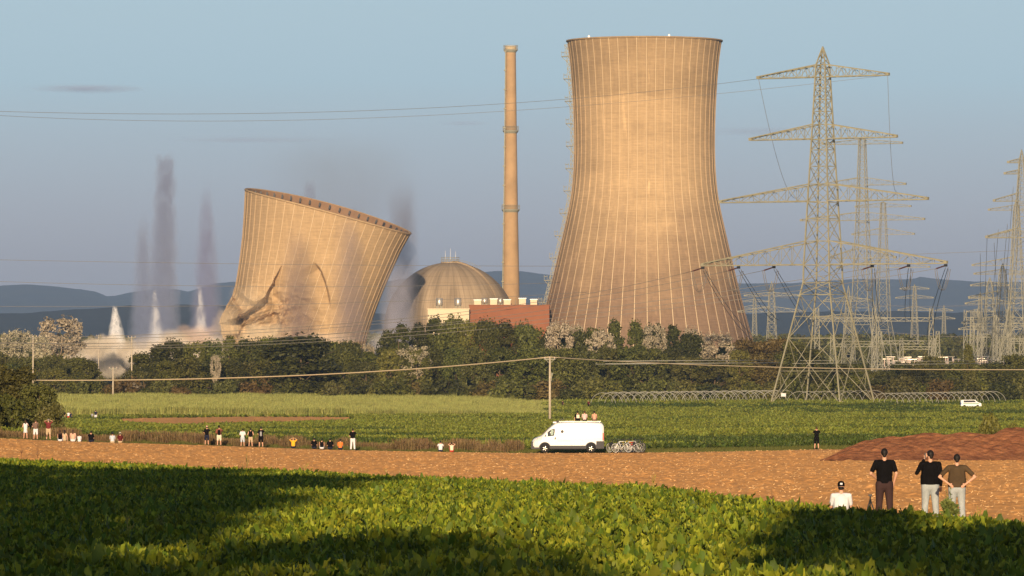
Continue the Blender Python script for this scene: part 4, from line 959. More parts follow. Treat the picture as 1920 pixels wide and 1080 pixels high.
# far woods as one mass
fw = []
for (x0, x1, n_, d0, d1, yt0, yt1) in ((-500, 700, 2600, 2700, 3600, 596, 600), (1380, 2500, 2600, 2700, 3900, 598, 612), (690, 1400, 500, 3300, 3800, 612, 620)):
    px_ = RNG.uniform(x0, x1, n_); d_ = RNG.uniform(d0, d1, n_); fw.append(np.stack([(px_ - 960) / F * d_, d_, np.full(n_, -7.0) + np.interp(d_, [2700, 3700], [0, 13])], 1))
fw = np.concatenate(fw); n = len(fw)
cr = [proto('crown', crown_mesh('crown', 900 + k, 'round', 12, 17, 26, 700, .95, [M[m_]], 0)) for k, m_ in enumerate(('lf_dark', 'lf_mid', 'lf_dark', 'lf_olive'))]
scatter('distant_woods', fw, np.column_stack([np.zeros(n), np.zeros(n), RNG.uniform(0, 6.28, n)]), RNG.uniform(.7, 1.15, n), cr, RNG.integers(0, 4, n), label='distant woods behind the power plant', cat='woods')

# ------------------------------------------------------------------ green field, tall grass, verge, soil heap
_D = np.linspace(100, 1460, 4000)
def solve(px, py):
    """point of the ground seen at a picture position (used once, to find where things stand)"""
    u = (px - 960) / F; yy = HOR - G(u * _D, _D) * F / _D
    i_ = int(np.argmin(np.abs(yy - py))); d = float(_D[i_]); return d
def solve_many(px, py):
    u = (px - 960) / F; out_ = np.zeros(len(px)); Yg = HOR - (G(u[:, None] * _D[None, ::4], np.broadcast_to(_D[None, ::4], (len(px), 1000)))) * F / _D[None, ::4]
    i_ = np.argmin(np.abs(Yg - py[:, None]), 1); return _D[::4][i_]
n = 110000; px_ = RNG.uniform(-260, 2180, n); py_s = RNG.uniform(754, 856, n); d_ = solve_many(px_, py_s) + RNG.uniform(-3, 3, n); u = (px_ - 960) / F
edge_soft = 6 + 16 * vnoise(px_ / 40, d_ / 30, 3)
ok = (d_ > soil_far(u) + np.where(px_ < 1000, 26, 14) + RNG.uniform(-3, 3, n)) & (d_ < 1448)
d0 = np.interp(px_, [228, 330, 655], [1030, 945, 1085]); d1 = np.interp(px_, [228, 480, 655], [1152, 1192, 1180]); ok &= ~((px_ > 224) & (px_ < 662) & (d_ > d0) & (d_ < d1))
grass_zone = (px_ > 100) & (px_ < 1010 + 60 * vnoise(d_ / 9, px_ * 0, 8)) & (d_ > np.interp(px_, [100, 480, 1000], [1190, 1195, 1225]) ); ok &= ~grass_zone
px_, d_, u = px_[ok], d_[ok], u[ok]; X_ = u * d_; n = len(px_)
cover = fbm(X_ / 26, d_ / 75, 12, 3); cover2 = vnoise(X_ / 6, d_ / 16, 14)
sc_ = 1.05 + 1.25 * (cover - .3) + .35 * cover2 + RNG.uniform(-.15, .2, n); sc_ = np.clip(sc_ * np.interp(d_, [500, 1400], [1.1, 1.5]), .45, 2.4)
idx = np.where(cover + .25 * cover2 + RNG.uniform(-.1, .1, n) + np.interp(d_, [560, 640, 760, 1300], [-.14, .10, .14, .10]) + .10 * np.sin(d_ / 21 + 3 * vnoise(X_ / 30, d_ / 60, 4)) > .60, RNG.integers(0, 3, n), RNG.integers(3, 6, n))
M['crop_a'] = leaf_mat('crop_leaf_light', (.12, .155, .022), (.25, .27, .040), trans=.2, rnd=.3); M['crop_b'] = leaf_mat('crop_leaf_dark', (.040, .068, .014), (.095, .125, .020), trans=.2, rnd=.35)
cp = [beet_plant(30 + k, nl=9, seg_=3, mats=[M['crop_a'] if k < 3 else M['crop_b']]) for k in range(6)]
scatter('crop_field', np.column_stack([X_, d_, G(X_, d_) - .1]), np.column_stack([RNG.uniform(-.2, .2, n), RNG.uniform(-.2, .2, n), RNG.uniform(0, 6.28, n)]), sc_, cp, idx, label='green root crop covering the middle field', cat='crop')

def tuft(seed, H, spread, nb, wd, m_, droop=.5, head=0.0):
    r = np.random.default_rng(seed); Vs = []; Qs = []; b = 0
    for k in range(nb):
        a = r.uniform(0, 6.28); ln = r.uniform(.05, droop); L = H * r.uniform(.55, 1.1); x0, y0 = r.normal(size=2) * spread
        t = np.linspace(0, 1, 5); ang = ln * (.3 + 1.2 * t * t); dx = np.cumsum(np.sin(ang)) * L / 5; dz = np.cumsum(np.cos(ang)) * L / 5
        wv = wd * (1 - t * .85) + (head * np.exp(-((t - .85) / .12) ** 2)); A = np.stack([np.stack([dx, s_ * wv, dz], -1) for s_ in (-.5, .5)], 1); A = rotz(A, r.uniform(0, 6.28) if head else a); A[..., 0] += x0; A[..., 1] += y0
        ii = np.arange(4) * 2 + b; Qs.append(np.stack([ii, ii + 1, ii + 3, ii + 2], 1)); Vs.append(A.reshape(-1, 3)); b += 10
    return proto('tuft', mesh_np('tuft', np.concatenate(Vs), np.concatenate(Qs), [m_], smooth=True))
M['grass_y'] = leaf_mat('grass_yellow_green', (.22, .25, .060), (.42, .42, .12), trans=.2, rnd=.4); M['dry'] = leaf_mat('dry_weed', (.125, .085, .035), (.26, .175, .075), trans=.15, rnd=.25); M['grass_g'] = leaf_mat('verge_grass', (.085, .10, .020), (.18, .18, .04), trans=.2, rnd=.25)
# tall yellow-green grass in front of the trees
n = 26000; px_ = RNG.uniform(100, 1060, n); lo = np.interp(px_, [100, 480, 1000], [1190, 1195, 1225]); d_ = lo + (1452 - lo) * RNG.uniform(0, 1, n) ** 1.3; u = (px_ - 960) / F; ok = px_ < 1010 + 60 * vnoise(d_ / 9, px_ * 0, 8); px_, d_, u = px_[ok], d_[ok], u[ok]; n = len(u)
hh = np.interp(px_, [100, 500, 900, 1000], [1.1, 1.05, .8, .35]) * (.8 + .4 * vnoise(u * d_ / 5, d_ / 9, 4)) + RNG.uniform(-.1, .1, n)
scatter('tall_grass', np.column_stack([u * d_, d_, G(u * d_, d_)]), np.column_stack([np.zeros((n, 2)), RNG.uniform(0, 6.28, n)]), hh, [tuft(k, 2.0, .45, 26, .11, M['grass_y'], .45) for k in range(4)], RNG.integers(0, 4, n), label='tall yellow-green grass before the tree line', cat='grass')
# verge behind the bare soil: dry weeds left of the van, short grass elsewhere
n = 15000; px_ = RNG.uniform(-200, 2100, n); u = (px_ - 960) / F; d_ = soil_far(u) + RNG.uniform(.3, 26, n) * np.where(px_ < 1000, 1, .62)
dry = (px_ < 990) & (vnoise(px_ / 34, d_ / 9, 6) + .2 * (RNG.uniform(0, 1, n) - .5) > .55) & (d_ > soil_far(u) + 5)
tall = dry & (vnoise(px_ / 22, px_ * 0, 66) > .62); hh = np.where(dry, RNG.uniform(.4, .75, n), RNG.uniform(.22, .42, n)) * np.where(tall, 1.6, 1) * np.clip((d_ - soil_far(u)) / 6, .35, 1) * np.where((px_ > 985) & (px_ < 1215) & (d_ < soil_far(u) + 7), .3, 1)
scatter('verge_weeds', np.column_stack([u * d_, d_, G(u * d_, d_) - .05]), np.column_stack([np.zeros((n, 2)), RNG.uniform(0, 6.28, n)]), hh, [tuft(10 + k, 1.0, .3, 30, .035, M['dry'], .7, head=.05) for k in range(3)] + [tuft(20 + k, 1.0, .35, 30, .05, M['grass_g'], .8) for k in range(3)],
        np.where(dry, RNG.integers(0, 3, n), RNG.integers(3, 6, n)), label='rough grass and dry weeds on the verge behind the bare soil', cat='weeds')
# straw and clods lying on the bare soil
n = 24000; d_ = RNG.uniform(118, 505, n); X_ = RNG.uniform(-.1, .1, n) * d_; Vs = []
Lh = RNG.uniform(.025, .08, n); a = RNG.uniform(0, 6.28, n); tz = RNG.uniform(-.2, .9, n); wd = RNG.uniform(.006, .014, n) * np.interp(d_, [130, 500], [1, 1.5])
z_ = soil_z(X_, d_) + .02; dirv = np.stack([np.cos(a) * np.cos(tz), np.sin(a) * np.cos(tz), np.sin(tz)], 1) * Lh[:, None]; p0 = np.stack([X_, d_, z_], 1); up = np.stack([np.zeros(n), np.zeros(n), wd], 1); sd_ = np.stack([-np.sin(a) * wd, np.cos(a) * wd, np.zeros(n)], 1)
V = np.stack([p0 - dirv - up, p0 - dirv + up + sd_, p0 + dirv + up + sd_, p0 + dirv - up], 1).reshape(-1, 3)
tag(link('straw_stubble', mesh_np('straw_stubble', V, np.arange(n * 4).reshape(-1, 4), [M['straw']])), 'straw bits scattered on the bare soil', 'straw', kind='stuff')
# soil heap
hx_ = [1540, 1562, 1590, 1620, 1650, 1670, 1690, 1712, 1732, 1755, 1770, 1785, 1800, 1830, 1855, 1868, 1885, 1905, 1925, 1960, 2010, 2060, 2110]
hy_ = [863, 853, 838, 827, 822, 819, 821, 816, 811, 813, 816, 813, 811, 812, 815, 811, 803, 801, 804, 808, 806, 820, 864]
xs = np.linspace(1536, 2112, 420); uu = (xs - 960) / F; HD = 431.0; tt = np.linspace(0, 1, 90)
topH = np.maximum((863.5 - np.interp(xs, hx_, hy_)) * HD / F, 0); topH = np.convolve(np.pad(topH, 3, mode='edge'), np.ones(7) / 7, 'valid')
U, T_ = np.meshgrid(uu, tt); DF = np.full(len(xs), float(np.median([solve(x_, 863.5) for x_ in xs[::14]]))); topH = topH * DF / HD
TH_ = np.broadcast_to(topH, U.shape); Dd = DF[None] + T_ * (TH_ * 3.4 + 1.2); Xh = U * Dd
zz = np.where(T_ < .5, T_ / .5, (1 - T_) / .5) * TH_; lobes = .55 * np.sin((xs - 1540) / 60)[None] * 0
kk = np.clip(T_ * 6, 0, 1); Dd = Dd - ((fbm(Xh / .5, zz / .35 + T_ * 7, 3, 3) - .5) * .36 + (fbm(Xh / 6, zz / 1.6 + T_ * 2, 7, 1) - .5) * .9) * kk
zz = zz + (vnoise(Xh / .4, T_ * 30, 5) - .5) * .07
V = np.stack([Xh, Dd, zz + G(Xh, DF[None]) - .0], -1).reshape(-1, 3); nu = len(uu); i = np.arange(89 * nu).reshape(89, nu)[:, :-1].ravel()
hp = link('soil_heap', mesh_np('soil_heap', V, np.stack([i, i + 1, i + 1 + nu, i + nu], 1), [M['soil2']], smooth=False)); tag(hp, 'long heap of red-brown earth on the bare field at the right', 'soil heap')

# hoop frames without their film
def tunnel(x0, x1, d0, d1, n_, label, Wm=6.4, Hm=3.1, skip=()):
    a = Vector(((x0 - 960) / F * d0, d0, 0)); b = Vector(((x1 - 960) / F * d1, d1, 0)); c = (a + b) / 2; c.z = -7.45
    e = empty('tunnel_frame', c); tag(e, label, 'hoop frame'); ax = (b - a).normalized(); sd__ = Vector((1, -.35, 0)).normalized()
    for k in range(n_):
        p = a.lerp(b, k / (n_ - 1)) - c; p.z = 0; w_ = Wm * random.uniform(.96, 1.04); mb = MB(); an = np.linspace(0, math.pi, 15)
        z0_ = Gf(c.x + p.x, c.y + p.y) - c.z - .1
        mb.tube([p + sd__ * (-math.cos(t) * w_ / 2) + Vector((0, 0, z0_ + Hm * math.sin(t) ** .85)) for t in an], .055, 5); mb.build('hoop', M['hoop'], e)
    mb = MB()
    for s_ in (-.62, 0, .62):
        h_ = Hm * (1 - s_ * s_) ** .5; mb.tube([a - c + sd__ * (s_ * Wm / 2) + Vector((0, 0, Gf(a.x, a.y) - c.z - .1 + h_ + c.z - c.z)) - Vector((0, 0, 0)), b - c + sd__ * (s_ * Wm / 2) + Vector((0, 0, Gf(b.x, b.y) - c.z - .1 + h_))], .05, 4)
    for v_ in range(len(mb.v)): x_, y_, z_ = mb.v[v_]; mb.v[v_] = (x_, y_, z_)
    o = mb.build('purlin', M['hoop'], e); o.location.z = -c.z * 0
random.seed(4); M['hoop'] = mat('hoop_tube', (.36, .35, .30), .6)
tunnel(1131, 1452, 1395, 1440, 26, 'row of bare hoops of a film tunnel left of the tallest pylon'); tunnel(1150, 1470, 1412, 1450, 18, 'second row of bare hoops just behind the left tunnel frame')
tunnel(1660, 1862, 1385, 1425, 20, 'row of bare hoops right of the tallest pylon, behind the small white car'); tunnel(1500, 1640, 1420, 1440, 10, 'bare hoops behind the feet of the tallest pylon')

# ------------------------------------------------------------------ white van
SV = {}
def van():
    VD = float(soil_far((1064 - 960) / F)) + 1.6; s_ = VD / F; X0 = (998 - 960) * s_; e = empty('parked_van', ((1064 - 960) * s_, VD, 0)); e.location.z = zb = Gf((1064 - 960) * s_, VD) + .04; print('van y', HOR - zb / s_)
    tag(e, 'white high-roof panel van with dark lower trim, three people sitting on its roof', 'van')
    Lv = 6.05; xo = -Lv / 2
    St = np.array([0, .04, .12, .3, .55, .8, 1.0, 1.25, 1.5, 1.75, 1.95, 2.2, 2.6, 3.2, 4.2, 5.2, 5.7, 5.9, 6.0, 6.05])
    Hs = np.array([.75, .95, 1.08, 1.20, 1.30, 1.38, 1.55, 1.82, 2.06, 2.27, 2.42, 2.52, 2.56, 2.58, 2.58, 2.56, 2.53, 2.48, 2.36, 2.2])
    Ws = np.array([.70, .82, .90, .97, 1.0, 1.02, 1.02, 1.02, 1.02, 1.02, 1.02, 1.02, 1.02, 1.02, 1.02, 1.02, 1.01, 1.0, .98, .95])
    Bs = np.full(len(St), .45); xs_ = np.linspace(0, Lv, 80); hs = np.interp(xs_, St, Hs); ws = np.interp(xs_, St, Ws)
    hs = np.convolve(np.pad(hs, 1, mode='edge'), [.25, .5, .25], 'valid')
    def sec(x):
        h = float(np.interp(x, xs_, hs)); w_ = float(np.interp(x, xs_, ws)); b = .45; tz = min(1.25, h * .75)
        tb = w_ - .13 * max(0, h - 1.3) / 1.3 - (.10 if h < 1.45 else .04)
        return [(w_ * .96, b), (w_, b + .15), (w_, tz), (w_ - (w_ - tb) * .5, (tz + h - .12) / 2 + .05), (tb, h - .13), (tb - .05, h - .05), (tb - .16, h), (0, h + .03)]
    mb = MB(); rows = []
    for x in xs_:
        s__ = sec(x); pts_ = [(x + xo, -y, z) for y, z in s__] + [(x + xo, y, z) for y, z in s__[::-1][1:]]; rows.append(pts_)
    V = [p for r_ in rows for p in r_]; m_ = len(rows[0]); Fs = []
    for i_ in range(len(rows) - 1):
        for k in range(m_ - 1): Fs.append((i_ * m_ + k, (i_ + 1) * m_ + k, (i_ + 1) * m_ + k + 1, i_ * m_ + k + 1))
        Fs.append((i_ * m_ + m_ - 1, (i_ + 1) * m_ + m_ - 1, (i_ + 1) * m_, i_ * m_))
    Fs += [tuple(range(m_)), tuple((len(rows) - 1) * m_ + k for k in range(m_))[::-1]]
    mb.add(V, Fs, 0, False); mb.build('body', M['van'], e)
    WX = (1.13, 4.98)
    # dark sills, bumpers, arches
    mb = MB()
    mb.box((xo + 3.05, 0, .47), (3.0, 2.08, .26)); mb.box((xo + .38, 0, .62), (.80, 1.86, .62), taper=.96); mb.box((xo + 5.75, 0, .66), (.66, 2.07, .62)); mb.build('lower_trim', M['trim'], e)
    for wx in WX:
        for sd_ in (-1, 1):
            mb = MB(); an = np.linspace(-.15, math.pi + .15, 16); V = []
            for t in an:
                for R_ in (.40, .50):
                    for y in (.9, 1.045): V.append((wx + xo + R_ * math.cos(t), sd_ * y, .40 + R_ * math.sin(t)))
            Fs = []
            for k in range(15):
                b = k * 4; Fs += [(b, b + 4, b + 5, b + 1), (b + 1, b + 5, b + 7, b + 3), (b + 3, b + 7, b + 6, b + 2)]
            mb.add(V, Fs); mb.build('wheel_arch', M['trim'], e)
            mb = MB(); mb.lathe([(.02, -.01), (.41, -.01), (.41, .01), (.02, .01)], 24, (wx + xo, sd_ * 1.030 - .01, .42), axis='y'); mb.build('wheel_housing', M['dark'], e)
            w0 = empty('wheel', (0, 0, 0)); w0.parent = e; w0.location = (wx + xo, sd_ * .93, .35)
            mb = MB(); mb.lathe([(.21, -.12), (.31, -.125), (.35, -.09), (.35, .09), (.31, .125), (.21, .12)], 28, axis='y'); mb.build('tyre', M['tyre'], w0)
            mb = MB(); mb.lathe([(.03, sd_ * .10), (.215, sd_ * .105), (.225, sd_ * .12), (.20, sd_ * .10)], 24, axis='y')
            for k in range(5):
                a = k * 1.2566; mb.bar((.05 * math.cos(a), sd_ * .125, .05 * math.sin(a)), (.19 * math.cos(a), sd_ * .12, .19 * math.sin(a)), .055)
            mb.build('rim', M['rimm'], w0)
    def side_patch(name, pts_, m__, off=.006):
        for sd_ in (-1, 1):
            V = []
            for x, z in pts_:
                s__ = sec(x); zs = [q[1] for q in s__]; ys = [q[0] for q in s__]; V.append((x + xo, sd_ * (float(np.interp(z, zs, ys)) + off), z))
            mb = MB(); mb.add(V, [tuple(range(len(V)))] if sd_ > 0 else [tuple(range(len(V)))[::-1]]); mb.build(name, m__, e)
    side_patch('side_window', [(1.08, 1.34), (1.20, 1.50), (1.45, 1.80), (1.62, 1.93), (1.78, 2.0), (1.96, 2.02), (1.97, 1.8), (1.92, 1.42), (1.55, 1.36)], M['glass'])
    side_patch('window_curtain', [(1.62, 1.45), (1.63, 1.88), (1.76, 1.93), (1.84, 1.92), (1.82, 1.5)], M['curtain'], .010)
    side_patch('door_handle', [(1.94, 1.12), (1.94, 1.32), (2.04, 1.32), (2.04, 1.12)], M['trim'], .02)
    side_patch('porthole', [(2.58 + .135 * math.cos(t), 1.77 + .135 * math.sin(t)) for t in np.linspace(0, 2 * math.pi, 16, endpoint=False)], M['dark'], .014)
    side_patch('door_seam', [(2.14, .5), (2.14, 2.2), (2.155, 2.2), (2.155, .5)], M['trim'], .004)
    for x_ in (3.35, 4.25): side_patch('panel_seam', [(x_, .6), (x_, 2.3), (x_ + .022, 2.3), (x_ + .022, .6)], M['seam'], .004)
    side_patch('panel_seam', [(2.2, .98), (2.2, 1.0), (5.85, 1.0), (5.85, .98)], M['seam'], .005)
    side_patch('headlight', [(.22, 1.02), (.30, 1.16), (.52, 1.24), (.58, 1.14), (.45, 1.04)], M['lamp'], .008)
    # windscreen
    V = []; nn = 8
    for k in range(nn):
        x = .95 + (1.80 - .95) * k / (nn - 1); h = float(np.interp(x, xs_, hs)); w_ = float(np.interp(x, xs_, ws)); tb = (w_ - .13 * max(0, h - 1.3) / 1.3 - .05) - .14
        V += [(x + xo - .012, -tb, h + .004 + .012), (x + xo - .012, 0, h + .035 + .012), (x + xo - .012, tb, h + .004 + .012)]
    Fs = [(i_ * 3 + k, (i_ + 1) * 3 + k, (i_ + 1) * 3 + k + 1, i_ * 3 + k + 1) for i_ in range(nn - 1) for k in (0, 1)]
    mb = MB(); mb.add(V, Fs, 0, True); mb.build('windscreen', M['wind'], e)
    for sd_ in (-1, 1):
        mb = MB(); mb.box((1.30 + xo, sd_ * 1.13, 1.48), (.10, .20, .30), taper=.85); mb.bar((1.35 + xo, sd_ * .98, 1.40), (1.32 + xo, sd_ * 1.1, 1.42), .06); mb.build('mirror', M['van'], e)
        mb = MB(); mb.box((6.0 + xo, sd_ * .965, 1.35), (.12, .12, .62), taper=.85); mb.build('tail_light', M['redlamp'], e)
    mb = MB()
    for sd_ in (-1, 1):
        mb.bar((2.3 + xo, sd_ * .72, 2.62), (5.8 + xo, sd_ * .72, 2.62), .03)
        for x in (2.4, 3.5, 4.6, 5.7): mb.bar((x + xo, sd_ * .72, 2.55), (x + xo, sd_ * .72, 2.63), .03)
    mb.build('roof_rail', M['metal'], e)
    mb = MB(); mb.add([(2.15 + xo, -.35, 2.62), (2.75 + xo, -.35, 2.80), (2.75 + xo, .35, 2.80), (2.15 + xo, .35, 2.62), (2.15 + xo, -.35, 2.67), (2.75 + xo, -.35, 2.86), (2.75 + xo, .35, 2.86), (2.15 + xo, .35, 2.67)],
                      [(0, 3, 2, 1), (4, 5, 6, 7), (0, 1, 5, 4), (1, 2, 6, 5), (2, 3, 7, 6), (3, 0, 4, 7)]); mb.box((2.1 + xo, 0, 2.58), (.5, .8, .1)); mb.build('roof_hatch', M['trim'], e)
    mb = MB(); mb.box((1.95 + xo, 0, 2.53), (.28, 1.2, .12)); mb.build('roof_spoiler', M['van'], e)
    mb = MB(); mb.box((.02 + xo, 0, .82), (.04, 1.0, .22)); mb.build('grille', M['dark'], e)
    mb = MB(); mb.box((5.65 + xo, 0, .36), (.55, 1.5, .05)); mb.build('rear_step', M['metal'], e)
    mb = MB(); mb.box((3.2 + xo, 0, .33), (4.6, 1.3, .14)); mb.build('underbody', M['dark'], e)
    return e, Vector((e.location.x + xo, VD, e.location.z))
M['van'] = mat('van_paint', (.70, .69, .66), .3, spec=.5); M['trim'] = mat('dark_plastic', (.045, .043, .045), .6); M['tyre'] = mat('tyre_rubber', (.02, .02, .02), .85); M['rimm'] = mat('alloy', (.55, .52, .47), .3, .5)
M['glass'] = mat('tinted_glass', (.02, .025, .03), .08, spec=.6); M['wind'] = mat('windscreen_glass', (.10, .16, .24), .06, spec=.8); M['curtain'] = mat('pale_curtain', (.35, .45, .38), .8); M['lamp'] = mat('lamp_cover', (.5, .5, .5), .1, spec=.8)
M['seam'] = mat('panel_gap', (.30, .29, .28), .7); M['redlamp'] = mat('red_lamp', (.45, .02, .015), .3)
vn, vorg = van(); RNG = np.random.default_rng(99)

def small_car():
    d = 1330.0; s_ = d / F; e = empty('parked_car', ((1820 - 960) * s_, d, Gf((1820 - 960) * s_, d) + .42)); tag(e, 'small white car with dark windows parked at the far edge of the green field', 'car')
    prof = [(-2.3, .35), (-2.3, 1.5), (-2.1, 1.78), (.9, 1.8), (1.55, 1.25), (2.3, 1.05), (2.4, .35)]
    mb = MB(); V = [(x, y, z) for y in (-.9, .9) for x, z in prof]; n_ = len(prof); mb.add(V, [tuple(range(n_)), tuple(range(n_, 2 * n_))[::-1]] + [(k, k + n_, (k + 1) % n_ + n_, (k + 1) % n_) for k in range(n_)]); mb.build('body', M['van'], e)
    mb = MB()
    for y in (-.91, .91): mb.add([(-1.7, y, 1.2), (-1.65, y, 1.65), (.75, y, 1.68), (1.2, y, 1.25)], [(0, 1, 2, 3)])
    mb.add([(.98, -.8, 1.76), (1.5, -.8, 1.32), (1.5, .8, 1.32), (.98, .8, 1.76)], [(0, 1, 2, 3)]); mb.build('window', M['glass'], e)
    for x in (-1.5, 1.5):
        for y in (-.85, .85): mb = MB(); mb.lathe([(.05, -.1), (.34, -.1), (.34, .1), (.05, .1)], 16, (x, y, .34), axis='y'); mb.build('wheel', M['tyre'], e)
    mb = MB(); mb.box((-2.25, 0, .95), (.2, 1.82, .5)); mb.build('blue_tailgate', mat('blue_paint', (.05, .12, .35), .4), e); mb = MB(); mb.box((0, -.91, .95), (3.6, .02, .16)); mb.build('side_stripe', M['crop_b'] if False else mat('green_stripe', (.05, .25, .10), .5), e)
small_car()

# ------------------------------------------------------------------ bicycles
def bicycle(frame_m, bag=None, wheel_m=None):
    e = empty('bicycle', (0, 0, 0)); R_ = .35; wb = .54
    for x in (-wb, wb):
        w0 = empty('wheel', (x, 0, R_)); w0.parent = e
        mb = MB(); mb.tube([(R_ * math.cos(a), 0, R_ * math.sin(a)) for a in np.linspace(0, 2 * math.pi, 26, endpoint=False)], .030, 6, closed=True); mb.build('tyre', M['tyre'], w0)
        mb = MB(); mb.tube([((R_ - .035) * math.cos(a), 0, (R_ - .035) * math.sin(a)) for a in np.linspace(0, 2 * math.pi, 26, endpoint=False)], .018, 5, closed=True)
        for k in range(12): a = k * math.pi / 6; mb.bar((0, 0, 0), ((R_ - .04) * math.cos(a), 0, (R_ - .04) * math.sin(a)), .010)
        mb.build('rim', wheel_m or M['rimm'], w0)
    mb = MB(); bb = (-.05, 0, .30); st = (-.18, 0, .82); hd = (.36, 0, .84); hd2 = (.40, 0, .66)
    for p, q in ((bb, st), (st, hd), (bb, hd2), (hd, hd2), (st, (-wb, .05, R_)), (bb, (-wb, .05, R_)), (st, (-wb, -.05, R_)), (bb, (-wb, -.05, R_)), (hd2, (wb, .06, R_)), (hd2, (wb, -.06, R_))): mb.bar(p, q, .04, n=6)
    mb.build('frame', frame_m, e)
    mb = MB(); mb.box((-.20, 0, .94), (.26, .14, .06), taper=.7); mb.bar((-.18, 0, .8), (-.2, 0, .92), .03); mb.build('saddle', M['dark'], e)
    mb = MB(); mb.bar((.36, 0, .84), (.34, 0, 1.0), .035); mb.tube([(.26, -.3, 1.02), (.34, -.12, 1.03), (.34, .12, 1.03), (.26, .3, 1.02)], .018, 6); mb.build('handlebar', M['dark'], e)
    mb = MB(); mb.lathe([(.02, -.01), (.10, -.01), (.10, .01), (.02, .01)], 14, bb, axis='y')
    for sg in (-1, 1): mb.bar((bb[0], sg * .06, bb[2]), (bb[0] + sg * .12, sg * .08, bb[2] - sg * .12), .025); mb.box((bb[0] + sg * .12, sg * .12, bb[2] - sg * .12), (.09, .08, .02))
    mb.build('crankset', M['rimm'], e)
    if bag is not None: mb = MB(); mb.bar((-.5, 0, .75), (-.18, 0, .75), .03); mb.box((-.45, -.12, .58), (.3, .14, .3)); mb.build('pannier', bag, e)
    return e
fr = {k: mat('bike_' + k, c, .35, spec=.5) for k, c in (('white', (.75, .75, .7)), ('black', (.03, .03, .03)), ('silver', (.5, .5, .48)), ('yellow', (.6, .42, .04)), ('red', (.6, .06, .03)), ('grey', (.2, .2, .2)))}
for px, d, rz_, f_, bg_, wm, lb in ((1153, 505, .75, 'black', 'black', M['white'], 'leftmost bicycle behind the van, black with pale wheel rims'), (1166, 503.5, .5, 'white', None, M['white'], 'white bicycle with bright wheels in front of the other parked bikes'), (1173, 506, .35, 'yellow', 'black', None, 'bicycle with yellow frame in the middle of the parked bikes'),
                                   (1183, 504.5, .15, 'silver', None, None, 'silver-framed bicycle leaning right of the white one'), (1192, 506.5, -.7, 'grey', 'red', None, 'bicycle with red bag near the right end of the parked bikes'), (1197, 505, -1.0, 'black', 'black', None, 'rightmost black bicycle of the group behind the van')):
    b = bicycle(fr[f_], fr[bg_] if bg_ else None, wm); d = d - 505 + float(soil_far((px - 960) / F)) + 1.2; X = (px - 960) / F * d; b.location = (X, d, Gf(X, d) + .03); b.scale = (1.12,) * 3; b.rotation_euler = (R(-7), 0, rz_); tag(b, lb, 'bicycle', 'bicycles parked behind the van')
for px, py, lb in ((601, 780, 'light bicycle held by the cyclist in white on the far field path'), (631, 779.5, 'dark bicycle beside the cyclist in dark top on the far field path')):
    d = solve(px, py) - 2; b = bicycle(fr['white' if px < 610 else 'black'], None, M['white'] if px < 610 else None); X = (px - 960) / F * d; b.location = (X, d, Gf(X, d)); b.scale = (1.15,) * 3; b.rotation_euler.z = .15; tag(b, lb, 'bicycle', 'bicycles on the far path')
for px, y in ((569, 780.5), (591, 780)):
    d = solve(px, y); X = (px - 960) / F * d; e = empty('marker_post', (X, d, Gf(X, d))); mb = MB(); mb.box((0, 0, .5), (.22, .16, 1.05)); mb.build('post', M['white'], e); mb = MB(); mb.box((0, 0, .80), (.23, .17, .2)); mb.build('dark_band', M['dark'], e)
    tag(e, ('left' if px < 580 else 'right') + ' white roadside marker post by the far field path', 'marker post', 'marker posts on the far path')

# ------------------------------------------------------------------ people
def cloth(name, c, v=.25): return mat(name, c, .9, var=v, scale=3.0, spec=.1, bump=.02, bscale=7)
CL = {'black': cloth('cloth_black', (.006, .0055, .006)), 'white': cloth('cloth_white', (.72, .72, .74), .1), 'brown': cloth('cloth_brown', (.055, .032, .030)), 'olive': cloth('cloth_olive', (.085, .058, .032)),
      'jeans': cloth('cloth_light_jeans', (.42, .46, .46), .3), 'lightblue': cloth('cloth_light_blue', (.52, .58, .64), .15), 'taupe': cloth('cloth_taupe', (.20, .13, .10)), 'maroon': cloth('cloth_maroon', (.18, .035, .035)), 'khaki': cloth('cloth_khaki', (.55, .42, .26), .15),
      'peach': cloth('cloth_peach', (.68, .42, .30), .15), 'navy': cloth('cloth_navy', (.02, .025, .05)), 'grey': cloth('cloth_grey', (.35, .35, .36)), 'yellow': cloth('cloth_yellow', (.80, .42, .03), .1), 'orange': cloth('cloth_orange', (.75, .22, .05), .15),
      'pink': cloth('cloth_pink', (.70, .50, .45), .1), 'red': cloth('cloth_red', (.55, .05, .03)), 'darkred': cloth('cloth_dark_red', (.11, .018, .018)), 'cream': cloth('cloth_cream', (.75, .66, .50), .1), 'teal': cloth('cloth_teal', (.15, .45, .38)), 'blue': cloth('cloth_blue', (.12, .25, .5)), 'rust': cloth('cloth_rust', (.25, .09, .06))}
SK = {'fair': mat('skin_fair', (.62, .34, .22), .6, spec=.3), 'tan': mat('skin_tan', (.42, .20, .12), .6, spec=.3)}
HR = {'dark': mat('hair_dark', (.012, .009, .007), .6), 'brown': mat('hair_brown', (.06, .03, .015), .6), 'blond': mat('hair_blond', (.40, .24, .10), .6), 'grey': mat('hair_grey', (.25, .23, .2), .6)}
M['shoe'] = mat('shoe', (.05, .045, .04), .7); M['eye'] = mat('eye', (.03, .02, .02), .2); M['lip'] = mat('lip', (.35, .10, .08), .6)
